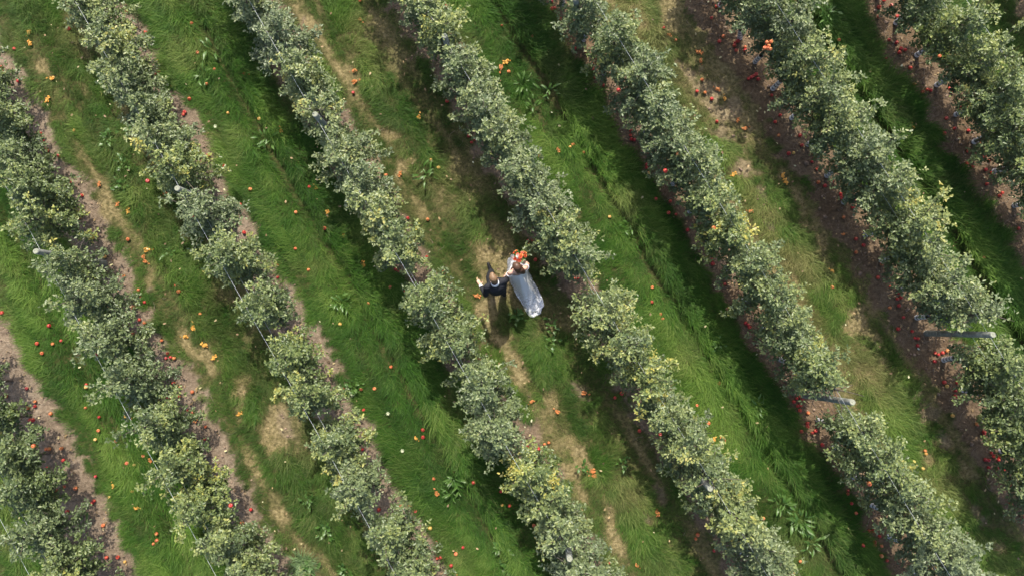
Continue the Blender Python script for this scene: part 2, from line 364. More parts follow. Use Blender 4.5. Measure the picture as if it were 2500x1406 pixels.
def instancer(ob, coll):
    ng = bpy.data.node_groups.new('scatter', 'GeometryNodeTree')
    ng.interface.new_socket('Geometry', in_out='INPUT', socket_type='NodeSocketGeometry')
    ng.interface.new_socket('Geometry', in_out='OUTPUT', socket_type='NodeSocketGeometry')
    N = ng.nodes; Lk = ng.links
    gi = N.new('NodeGroupInput'); go = N.new('NodeGroupOutput'); ci = N.new('GeometryNodeCollectionInfo'); io = N.new('GeometryNodeInstanceOnPoints')
    ci.inputs['Collection'].default_value = coll; ci.inputs['Separate Children'].default_value = True; ci.inputs['Reset Children'].default_value = True
    def na(nm, t):
        x = N.new('GeometryNodeInputNamedAttribute'); x.data_type = t; x.inputs[0].default_value = nm
        return next(o for o in x.outputs if o.enabled and o.name == 'Attribute')
    cx = N.new('ShaderNodeCombineXYZ'); Lk.new(na('gang', 'FLOAT'), cx.inputs[2])
    io.inputs['Pick Instance'].default_value = True
    Lk.new(gi.outputs[0], io.inputs['Points']); Lk.new(ci.outputs[0], io.inputs['Instance']); Lk.new(na('gidx', 'INT'), io.inputs['Instance Index'])
    Lk.new(cx.outputs[0], io.inputs['Rotation']); Lk.new(na('ghgt', 'FLOAT'), io.inputs['Scale']); Lk.new(io.outputs[0], go.inputs[0])
    md = ob.modifiers.new('scatter', 'NODES'); md.node_group = ng
instancer(grass, tcol)

# ------------------------------------------------------------------ apple trees
# crowns as seen: (pixel x, pixel y of the crown's middle, half width in pixels, yellowing, greyness)
ROWS = {
 0: [(-60,800,60,.2,.2),(-25,895,55,.2,.2),(25,990,55,.05,.15),(50,1105,85,.1,.3),(75,1195,85,.1,.2),(110,1295,85,.1,.45),(165,1385,80,.45,.2),(225,1480,80,.3,.2)],
 1: [(-65,75,70,.2,.3),(-12,168,60,.2,.3),(42,270,75,.3,.3),(60,385,85,.35,.4),(108,458,72,.2,.2),(128,540,90,.6,.15),(190,635,90,.2,.35),(225,730,92,.1,.5),(285,830,90,.25,.4),(335,925,85,.15,.4),(395,1030,85,.35,.3),(450,1130,85,.55,.2),(500,1225,85,.7,.1),(570,1310,85,.4,.3),(620,1390,85,.3,.3),(680,1480,80,.3,.3)],
 2: [(130,-150,80,.3,.3),(180,-60,80,.3,.3),(228,30,85,.5,.3),(288,115,80,.5,.3),(328,190,85,.4,.4),(362,270,80,.35,.4),(402,345,82,.3,.45),(450,420,80,.65,.1),(510,520,85,.15,.6),(588,632,78,.5,.25),(658,745,72,.2,.2),(722,860,82,.5,.1),(765,960,85,.5,.2),(828,1078,85,.6,.3),(880,1180,85,.25,.5),(965,1290,75,.2,.3),(1010,1375,80,.3,.3),(1060,1470,80,.3,.3)],
 3: [(525,-160,80,.2,.6),(570,-65,80,.2,.6),(625,20,75,.3,.6),(690,95,95,.15,.8),(742,190,85,.55,.4),(800,290,80,.5,.4),(848,375,88,.4,.5),(890,455,70,.3,.5),(940,520,78,.5,.35),(975,600,82,.5,.3),(1060,735,82,.2,.15),(1110,820,92,.5,.25),(1185,930,85,.2,.35),(1210,1030,95,.35,.45),(1300,1150,78,.75,.1),(1340,1215,70,.6,.3),(1370,1290,80,.4,.5),(1420,1370,92,.2,.6),(1475,1460,85,.3,.5)],
 4: [(915,-170,80,.4,.3),(975,-75,80,.4,.3),(1040,18,70,.4,.3),(1082,92,85,.6,.15),(1132,172,80,.35,.4),(1182,262,80,.3,.45),(1232,348,85,.4,.4),(1275,422,80,.2,.5),(1322,495,90,.3,.55),(1355,565,80,.5,.3),(1400,625,75,.45,.35),(1480,760,85,.5,.3),(1522,842,80,.55,.25),(1580,922,85,.8,.1),(1620,1000,80,.4,.4),(1670,1072,82,.5,.4),(1720,1152,85,.5,.35),(1772,1240,85,.6,.3),(1838,1312,85,.3,.6),(1885,1388,85,.3,.6),(1940,1470,85,.3,.5)],
 5: [(1300,-150,80,.2,.3),(1360,-55,80,.2,.4),(1420,35,85,.2,.45),(1500,112,92,.5,.25),(1565,195,92,.2,.4),(1605,272,85,.25,.4),(1645,342,92,.25,.45),(1692,405,85,.3,.35),(1732,482,75,.4,.2),(1772,562,85,.65,.1),(1822,642,85,.35,.35),(1872,722,85,.45,.3),(1922,802,85,.4,.35),(1972,882,90,.7,.2),(2012,945,80,.5,.3),(2085,1042,85,.4,.3),(2135,1112,90,.7,.25),(2190,1185,85,.35,.4),(2235,1262,90,.35,.55),(2302,1342,95,.1,.75),(2370,1430,90,.1,.7)],
 6: [(1715,-145,80,.2,.3),(1785,-55,80,.2,.3),(1860,20,82,.2,.45),(1920,72,90,.2,.55),(1958,150,88,.5,.3),(2005,232,90,.4,.35),(2045,305,85,.35,.3),(2102,385,90,.3,.5),(2152,455,85,.3,.45),(2215,540,92,.75,.3),(2238,622,82,.4,.4),(2288,700,80,.35,.45),(2355,762,88,.3,.6),(2425,880,90,.3,.2),(2455,972,92,.3,.25),(2475,1070,92,.4,.2),(2525,1160,92,.3,.3),(2580,1250,90,.3,.3)],
 7: [(2120,-150,80,.2,.2),(2185,-70,80,.2,.2),(2245,0,80,.1,.2),(2320,75,92,.4,.1),(2385,150,90,.4,.15),(2425,235,88,.45,.2),(2455,320,88,.3,.2),(2500,405,85,.2,.25),(2560,495,85,.2,.2),(2620,580,85,.2,.2)],
 8: [(2540,-120,80,.2,.2),(2610,-30,80,.2,.2),(2680,60,80,.2,.2),(2740,150,80,.2,.2)],
}
ORD = ['zeroth', 'first', 'second', 'third', 'fourth', 'fifth', 'sixth', 'seventh', 'eighth', 'ninth', 'tenth', 'eleventh', 'twelfth', 'thirteenth', 'fourteenth', 'fifteenth', 'sixteenth', 'seventeenth', 'eighteenth', 'nineteenth', 'twentieth']

def tube(V, Q, pts, rad, seg=6):
    """append a tapered tube to the vertex and face lists"""
    pts = np.asarray(pts, float); b0 = sum(len(v) for v in V)
    tg = np.gradient(pts, axis=0); tg /= np.linalg.norm(tg, axis=1)[:, None] + 1e-9
    up = np.where(abs(tg[:, 2:3]) > .9, [[1., 0, 0]], [[0, 0, 1.]])
    s1 = np.cross(tg, up); s1 /= np.linalg.norm(s1, axis=1)[:, None] + 1e-9; s2 = np.cross(tg, s1)
    th = np.arange(seg) * 2 * math.pi / seg
    ring = pts[:, None] + np.asarray(rad, float)[:, None, None] * (np.cos(th)[None, :, None] * s1[:, None] + np.sin(th)[None, :, None] * s2[:, None])
    V.append(ring.reshape(-1, 3)); m = len(pts)
    i = np.arange(m - 1)[:, None] * seg; j = np.arange(seg)[None]; j2 = (j + 1) % seg
    Q.append(np.stack([i + j, i + j2, i + seg + j2, i + seg + j], -1).reshape(-1, 4) + b0)

def leaf_mesh(B, A, Nn, Ln, Wd, tint):
    """folded ovate leaves, four triangles each"""
    A = A / (np.linalg.norm(A, axis=1)[:, None] + 1e-9)
    S = np.cross(A, Nn); S /= np.linalg.norm(S, axis=1)[:, None] + 1e-9; U = np.cross(S, A)
    def P(l, w, h): return B + A * (Ln * l)[:, None] + S * (Wd * w)[:, None] + U * (Ln * h)[:, None]
    V = np.stack([P(0, 0, 0), P(.30, .5, .07), P(.72, .40, .03), P(1, 0, -.12), P(.72, -.40, .03), P(.30, -.5, .07)], 1)
    b0 = np.arange(len(B))[:, None] * 6
    me = mesh_np('crown', V.reshape(-1, 3), [np.concatenate([b0 + np.array([[0, 1, 2, 3]]), b0 + np.array([[0, 3, 4, 5]])])])
    vattr(me, 'tint', np.repeat(tint, 6)); return me

def build_tree(seed, rad, off, yellow, height, row=-1, t0=0.0):
    """one spindle tree at the origin: returns trunk mesh and crown mesh; off = crown centre relative to the trunk"""
    r = np.random.default_rng(seed)
    V, Q = [], []
    zz = np.linspace(-.05, height, 9); lean = np.linspace(0, 1, 9) ** 1.3
    tp = np.stack([off[0] * lean * .9 + r.normal(0, .012, 9), off[1] * lean * .9 + r.normal(0, .012, 9), zz], 1)
    tube(V, Q, tp, np.linspace(.036, .007, 9), 7)
    B, A, Nn, Ln, Wd, T = [], [], [], [], [], []
    nb = 18; az0 = r.random() * 6.28
    for i in range(nb + 6):
        top = nb <= i < nb + 3; shoot = i >= nb + 3
        zf = 1 if top else r.random() * .7 + .2 if shoot else (i + r.random()) / nb
        z0 = .68 + zf * (height - .93) if not top else height - .25
        az = az0 + i * 2.4 + r.normal(0, .3)
        ln = r.uniform(.22, .42) if top else rad * r.uniform(1.05, 1.4) if shoot else rad * np.interp(zf, [0, .35, 1], [.86, 1.08, .62]) * r.uniform(.68, 1.2)
        k = np.interp(z0, zz, np.arange(9)); p0 = np.array([np.interp(k, range(9), tp[:, c]) for c in range(3)])
        m = 8; u = np.linspace(0, 1, m); rise = r.uniform(.05, .45) if not top else 1.6
        azz = az + r.normal(0, .25) * u
        pts = p0 + np.stack([np.cos(azz) * ln * u, np.sin(azz) * ln * u, ln * (rise * u - r.uniform(.1, .4) * u ** 2.2 * (0 if top else 1))], 1)
        pts[:, :2] += np.array(off) * .25 * u[:, None]
        tube(V, Q, pts, np.linspace(.012, .003, m), 4)
        by = np.clip(yellow * r.uniform(.1, 1.5) - .14, 0, 1); bo = r.normal(0, .07)
        nodes = int(4 + ln * (9 if shoot else 17))
        for q in range(nodes):
            uu = .16 + .84 * (q + r.random()) / nodes
            c = np.array([np.interp(uu, u, pts[:, j]) for j in range(3)])
            for tw in range(2 if shoot and uu > .5 else 3):
                td = r.normal(0, 1, 3); td[2] = abs(td[2]) * .7 - .15; td /= np.linalg.norm(td)
                tl = r.uniform(.02, .19) * (1.25 - .4 * uu) * (.55 if shoot else 1)
                e = c + td * tl; nl = r.integers(4, 7)
                fa = r.random() * 6.28 + np.arange(nl) * 2.4
                ax = np.stack([np.cos(fa), np.sin(fa), r.uniform(-.45, .55, nl)], 1) + td * .5
                B.append(e + r.normal(0, .018, (nl, 3))); A.append(ax)
                Nn.append(np.array([0, 0, 1.]) + r.normal(0, .42, (nl, 3)) + .35 * td)
                l = r.uniform(.045, .078, nl); Ln.append(l); Wd.append(l * r.uniform(.46, .62, nl))
                tip = sstep(.45, 1, uu)
                T.append(np.clip(.03 + bo + .42 * r.random(nl) + by * (.35 + .65 * tip) * r.uniform(.35, 1.0) + .14 * zf, 0, 1))
    B, A, Nn, Ln, Wd, T = (np.concatenate(q_) for q_ in (B, A, Nn, Ln, Wd, T))
    kp_ = np.ones(len(B), bool)
    for k_, tp_, g_, z_ in POSTG:                             # the leaves stand clear of a post
        if k_ == row: kp_ &= ~((abs(B[:, :2] @ DIR + t0 - tp_) < g_ * (.8 + .4 * r.random(len(B)))) & (B[:, 2] > z_))
    cm = leaf_mesh(B[kp_], A[kp_], Nn[kp_], Ln[kp_], Wd[kp_], T[kp_])
    tm = smooth(mesh_np('trunk', np.concatenate(V), [np.concatenate(Q)]))
    return tm, cm

gbm = bmesh.new()                                            # plastic spiral guard round a trunk foot
bmesh.ops.create_cone(gbm, cap_ends=False, segments=10, radius1=.058, radius2=.048, depth=.46, matrix=Matrix.Translation((0, 0, .26)))
for v in gbm.verts: v.co.x += .004 * math.sin(v.co.z * 40)
GUARD = bm_mesh('trunk_guard', gbm); GUARD.materials.append(m_guard)

POSTG = [(433, 461, 2, .17, .6), (87, 614, 1, .17, .6), (769, 280, 3, .13, 1.2), (1085, 88, 4, .11, 1.2), (2425, 817, 6, .24, .3), (2085, 985, 5, .34, .0), (1731, 1189, 4, .08, 1.6), (1390, 1363, 3, .09, 1.4)]
POSTG = [(k_, float(at(u_, v_, 2.19)[:2] @ DIR), g_, z_) for u_, v_, k_, g_, z_ in POSTG]
TREES = []                                                   # (row, visible ordinal or 0, foot, label words)
seed = 1000
for k, lst in ROWS.items():
    vis = 0
    for (u, v, rp_, ye, gy_) in lst:
        seed += 1
        c = at(u, v, 1.45); t = float(c[:2] @ DIR); foot = row_pos(k, t)
        off = (c - foot)[:2]; off *= min(1.0, .45 / (np.linalg.norm(off) + 1e-6))
        inview = -70 < u < 2570 and -70 < v < 1476
        if inview: vis += 1
        rr = rp_ / 1667. * (11.3 if k < 5 else 11.2) * np.random.default_rng(seed + 7).uniform(.88, 1.1)
        height = 2.02 + .28 * np.random.default_rng(seed).random()
        tm, cm = build_tree(seed, rr, off, ye, height, k, t)
        gz0 = float(ground_z(foot[0], foot[1]))
        e = empty('apple_tree', (foot[0], foot[1], gz0), category='apple tree', group='apple trees in rows')
        look = 'yellowing' if ye > .55 else 'silvery' if gy_ > .5 else 'lightly yellowed' if ye > .38 else 'green'
        if inview: e['label'] = f'apple tree with {look} leaves, {ORD[vis]} from the top in the {ORD[k + 1]} row from left'
        else: e['label'] = f'apple tree beyond the frame, {ORD[1 + len([q for q in TREES if q[0] == k])]} one of the {ORD[k + 1]} row from left'
        mobj('trunk', tm, m_bark, e); co = mobj('crown', cm, m_leaf, e); co['grey'] = .03 + gy_ * .58
        if k >= 4:
            g = bpy.data.objects.new('trunk_guard', GUARD); link(g, e); g['label'] = 'white plastic spiral trunk guard'
            g.rotation_euler = (rng.normal(0, .08), rng.normal(0, .08), rng.random() * 6)
        TREES.append((k, vis if inview else 0, foot, t))

# ------------------------------------------------------------------ trellis: posts and wires
m_wire = simple('galvanised_wire', (.62, .64, .66), .35, 5, .1, 0, .6)
m_post = simple('weathered_post', (.23, .24, .21), .9, 12, .4, .5)
m_end = simple('post_end_grain', (.27, .28, .21), .9, 40, .35, .3)
bm_ = bmesh.new()
zs = [-.3, .4, 1.2, 1.9, 2.17, 2.19]; rs = [.066, .064, .061, .059, .058, .053]
rings = []
for z, r_ in zip(zs, rs):
    rings.append([bm_.verts.new((r_ * (1 + .03 * math.sin(3 * a_ + z * 4)) * math.cos(a_), r_ * math.sin(a_), z)) for a_ in np.arange(16) * math.pi / 8])
for a_, b_ in zip(rings, rings[1:]):
    for i in range(16): bm_.faces.new((a_[i], a_[(i + 1) % 16], b_[(i + 1) % 16], b_[i]))
bm_.faces.new(rings[-1])
POST = bm_mesh('post_shaft', bm_); POST.materials.append(m_post)
bm_ = bmesh.new(); bmesh.ops.create_cone(bm_, cap_ends=True, segments=16, radius1=.051, radius2=.048, depth=.006, matrix=Matrix.Translation((0, 0, 2.194)))
ENDG = bm_mesh('end_grain', bm_, False); ENDG.materials.append(m_end)
POSTS = [(433,461,2,'trellis post seen end-on among yellowed leaves in the third row from left'),
         (87,614,1,'short-looking trellis post by the left edge in the second row'),
         (769,280,3,'trellis post whose round top shows beside the fourth row wire'),
         (1085,88,4,'trellis post with pale round top in the fifth row, near the top edge'),
         (2425,817,6,'pale grey trellis post leaning out of foliage at the right edge'),
         (2085,985,5,'grey trellis post whose whole length shows beside a heap of red apples'),
         (1395,-10,5,'wooden trellis post at the top edge of the sixth row'),
         (1731,1189,4,'trellis post nearly hidden in the lower part of the fifth row'),
         (1390,1363,3,'trellis post near the bottom edge in the fourth row')]
for u, v, k, lab in POSTS:
    p = at(u, v, 2.19); f = row_pos(k, float(p[:2] @ DIR)); e = empty('trellis_post', (f[0], f[1], 0), category='post', group='trellis posts', label=lab)
    d = np.clip((p - f)[:2], -.3, .3); e.rotation_euler = (-d[1] / 2.2, d[0] / 2.2, rng.random() * .5)
    for nm, me in (('post_shaft', POST), ('end_grain', ENDG)):
        o = bpy.data.objects.new(nm, me); link(o, e)
for k in range(0, 9):
    ts = [t for kk, vis, f, t in TREES if kk == k]
    for wz, word in ((2.02, 'upper'), (1.5, 'lower')):
        V, Q = [], []
        tt = np.linspace(min(ts) - .8, max(ts) + .8, 30)
        pts = np.array([row_pos(k, t) for t in tt]); pts[:, 2] = wz - .02 * np.abs(np.sin(tt * .35)); pts[:, 0] += .015 * np.sin(tt * .8 + k)
        tube(V, Q, pts, np.full(30, .0022 if word == 'upper' else .0018), 6)
        mobj('trellis_wire', smooth(mesh_np('trellis_wire', np.concatenate(V), [np.concatenate(Q)])), m_wire, None, category='wire', group='trellis wires', label=f'{word} steel trellis wire running along the {ORD[k + 1]} tree row from left')

# ------------------------------------------------------------------ weeds with broad leaves
def broad_leaf(seed, L, W):
    r = np.random.default_rng(seed); m = 6; u = np.linspace(0, 1, m)
    wv = W * np.array([.12, .55, 1, .9, .55, .03]); rise = L * (.55 * u - .55 * u ** 2); x = L * u
    V = np.concatenate([np.stack([x, wv / 2 + .08 * W * r.normal(0, 1, m), rise + .12 * W + .1 * W * np.sin(u * 14)], 1), np.stack([x, 0 * u, rise], 1), np.stack([x, -wv / 2 + .08 * W * r.normal(0, 1, m), rise + .12 * W + .1 * W * np.cos(u * 13)], 1)])
    i = np.arange(m - 1); q = np.concatenate([np.stack([i, i + m, i + m + 1, i + 1], 1), np.stack([i + m, i + 2 * m, i + 2 * m + 1, i + m + 1], 1)])
    return smooth(mesh_np('leaf', V, [q]))
BL = [broad_leaf(50 + i, .24, .055) for i in range(4)] + [broad_leaf(60 + i, .15, .085) for i in range(3)]
for me in BL: me.materials.append(m_weed)
WEEDS = [(655,342,13,1.1,'d'),(842,738,12,1.0,'d'),(870,940,16,1.0,'r'),(1262,772,14,1.0,'r'),(1110,1165,16,1.1,'d'),(1105,1200,10,.9,'d'),(1225,1330,12,1.2,'r'),(1240,1375,14,1.2,'r'),
 (1905,1225,14,1.1,'d'),(1945,1270,18,1.3,'d'),(1975,1320,10,1.1,'d'),(1340,225,11,1.0,'d'),(1275,205,7,.9,'d'),(1300,262,10,1.0,'d'),(1040,430,9,1.0,'d'),(330,318,14,1.0,'r'),(270,340,13,1.0,'r'),(310,400,12,.9,'r'),(300,455,12,.9,'r'),(760,1380,14,1.0,'r'),(845,1390,12,.9,'r'),(755,1215,10,.9,'r'),(800,1290,12,.9,'r'),
 (1745,838,8,.9,'r'),(1530,550,7,.9,'d'),(420,620,9,.9,'r'),(520,120,9,1.2,'d'),(505,190,8,1.0,'d'),(1420,1140,9,.9,'r'),(1840,985,9,.9,'d'),(2010,45,10,1.0,'d'),(1520,1130,9,.9,'r'),(380,1195,9,.9,'r'),(1345,790,10,.9,'r'),(1345,830,9,.9,'r'),(210,1270,10,.9,'r')]
def nearest(p):
    """nearest visible tree: (row, ordinal)"""
    b_ = min((tr for tr in TREES if tr[1]), key=lambda tr: (tr[2][0] - p[0]) ** 2 + (tr[2][1] - p[1]) ** 2)
    return b_[0], b_[1], b_[2]
seen = {}
for i, (u, v, nl, scl, ty) in enumerate(WEEDS):
    p = at(u, v); kr, on, ft = nearest(p); side = 'left' if (p - ft)[:2] @ NRM < 0 else 'right'
    lab = ('tall dock weed' if ty == 'd' else 'low broad-leaved weed') + f' {side} of the {ORD[on]} tree from top, {ORD[kr + 1]} row from left'
    seen.setdefault(lab, 0); seen[lab] += 1
    if seen[lab] == 2: lab = lab.replace('weed', 'weed, lower one,')
    if seen[lab] if lab in seen and seen[lab] > 2 else False: lab = lab.replace('weed', 'weed, lowest one,')
    e = empty('dock_weed' if ty == 'd' else 'broadleaf_weed', (p[0], p[1], float(ground_z(p[0], p[1]))), rng.random() * 6, category='weed', group='broad-leaved weeds in the alleys', label=lab)
    for q in range(int(nl * 1.6)):
        me = BL[rng.integers(0, 4)] if ty == 'd' else BL[rng.integers(4, 7)]
        o = bpy.data.objects.new('leaf', me); link(o, e); a_ = q * 2.4 + rng.normal(0, .3); rr = rng.uniform(.0, .17)
        o.location = (rr * math.cos(a_), rr * math.sin(a_), .05 + rng.uniform(0, .14)); o.rotation_euler = (rng.normal(0, .25), -rng.uniform(.05, .7), a_ + rng.normal(0, .9)); o.scale = (scl * rng.uniform(.45, 1.0),) * 3
# one pale tussock in the lower alley
tm_ = tuft_mesh('tussock', 77, 260, .25, .5, 3.2, 62, -15, .16, .010); m_tus = simple('pale_grass', (.12, .19, .07), .5, 20, .35); tm_.materials.clear()
p = at(742, 1375); o = mobj('grass_tussock', tm_, m_tus, None, category='tussock', label='pale spiky grass tussock at the bottom edge between third and fourth rows'); o.location = p
# small pale flowers and seed heads
for i, (u, v) in enumerate([(985,1097),(532,313),(950,1007),(1003,610),(848,505),(1345,1346)]):
    p = at(u, v); e = empty('pale_flower', (p[0], p[1], .12 + float(ground_z(p[0], p[1]))), 0, category='flower', group='pale flowers in the grass')
    kr, on, ft = nearest(p); e['label'] = f'pale flower in the grass near the {ORD[on]} tree from top, {ORD[kr + 1]} row from left'
    for q in range(6):
        me = BL[4 + q % 3].copy(); me.materials.clear(); me.materials.append(m_pale); o = bpy.data.objects.new('petal', me); link(o, e); o.rotation_euler = (0, -.3, q * 1.05); o.scale = (.34,) * 3

# ------------------------------------------------------------------ litter: fallen leaves, twigs, clods
nl = 9000
lx = rng.uniform(X0, X1, nl); ly = rng.uniform(Y0, Y1, nl); LF = fields(lx, ly)
kp = rng.random(nl) < np.where(LF['soil'] > .5, .9, np.where(LF['lush'], .05, .14)); lx, ly = lx[kp], ly[kp]; LF = {k: v[kp] for k, v in LF.items()}; m_ = len(lx)
an = rng.random(m_) * 6.28; ll = rng.uniform(.035, .085, m_)
me = leaf_mesh(np.stack([lx, ly, ground_z(lx, ly) + np.where(LF['soil'] > .5, .022, .12)], 1), np.stack([np.cos(an), np.sin(an), rng.normal(0, .2, m_)], 1), np.array([0, 0, 1.]) + rng.normal(0, .3, (m_, 3)), ll, ll * .55, np.clip(rng.beta(1.2, 2.6, m_), 0, 1))
mobj('fallen_leaves', me, m_litter, None, kind='stuff', label='fallen leaves scattered over soil and grass', category='leaves')
V, Q = [], []
for i in range(1900):
    k = int(rng.choice([1, 2, 3, 4, 5, 6, 6, 7, 7, 7])); p = row_pos(k, rng.uniform(-9, 9)); p[:2] += NRM * rng.normal(0, .3); a_ = rng.random() * 6.28; L_ = rng.uniform(.06, .3)
    z = float(ground_z(p[0], p[1])) + .015
    pts = [p + [0, 0, z], p + [.5 * L_ * math.cos(a_), .5 * L_ * math.sin(a_), z + .015], p + [L_ * math.cos(a_ + .3), L_ * math.sin(a_ + .3), z + .005]]
    tube(V, Q, pts, [.004, .0035, .002], 3)
mobj('twigs', mesh_np('twigs', np.concatenate(V), [np.concatenate(Q)]), simple('dead_twig', (.24, .19, .15), .85), None, kind='stuff', label='dead prunings and straw on the bare soil strips', category='twigs')
cb = bmesh.new(); bmesh.ops.create_icosphere(cb, subdivisions=1, radius=1); cv = np.array([v.co[:] for v in cb.verts]); cf = np.array([[v.index for v in f.verts] for f in cb.faces]); cb.free()
nc = 13000; cx_ = rng.uniform(X0, X1, nc); cy_ = rng.uniform(Y0, Y1, nc); CF = fields(cx_, cy_); kp = np.maximum(CF['soil'], CF['mud']) > .5; cx_, cy_ = cx_[kp], cy_[kp]; nc = len(cx_)
sz = rng.gamma(2., .0065, nc) + .005
CV = cv[None] * sz[:, None, None] * rng.uniform(.6, 1.25, (nc, len(cv), 1)) * np.array([1, 1, .65]) + np.stack([cx_, cy_, ground_z(cx_, cy_) + sz * .3], 1)[:, None]
me = mesh_np('clods', CV.reshape(-1, 3), [(cf[None] + np.arange(nc)[:, None, None] * len(cv)).reshape(-1, 3)])
mobj('soil_clods', me, simple('soil_clod', (.22, .155, .11), .95, 8, .5), None, kind='stuff', label='clods and small stones on the bare soil', category='clods')

# ------------------------------------------------------------------ apples
def apple_mesh(name, m):
    prof = [(0, .018), (.010, .026), (.022, .034), (.033, .030), (.040, .014), (.0405, -.004), (.034, -.022), (.022, -.034), (.010, -.033), (0, -.029)]
    V, Q, T = [(0, 0, .020)], [], []; S = 12
    for r_, z in prof[1:-1]:
        for a_ in np.arange(S) * 2 * math.pi / S: V.append((r_ * math.cos(a_) * (1 + .03 * math.cos(5 * a_)), r_ * math.sin(a_), z))
    V.append((0, 0, -.029)); nr = len(prof) - 2
    for i in range(nr - 1):
        for j in range(S): Q.append((1 + i * S + j, 1 + (i + 1) * S + j, 1 + (i + 1) * S + (j + 1) % S, 1 + i * S + (j + 1) % S))
    for j in range(S): T.append((0, 1 + j, 1 + (j + 1) % S)); T.append((len(V) - 1, 1 + (nr - 1) * S + (j + 1) % S, 1 + (nr - 1) * S + j))
    b0 = len(V); SV, SQ = [np.array(V)], []
    tube(SV, SQ, [(0, 0, .018), (.002, 0, .032), (.006, .001, .046)], [.0022, .0018, .0022], 4)
    me = smooth(mesh_np(name, np.concatenate(SV), [np.array(T), np.array(Q), SQ[0]])); me.materials.append(m); return me
AP = {c: apple_mesh('apple', m_apple[c]) for c in 'roy'}
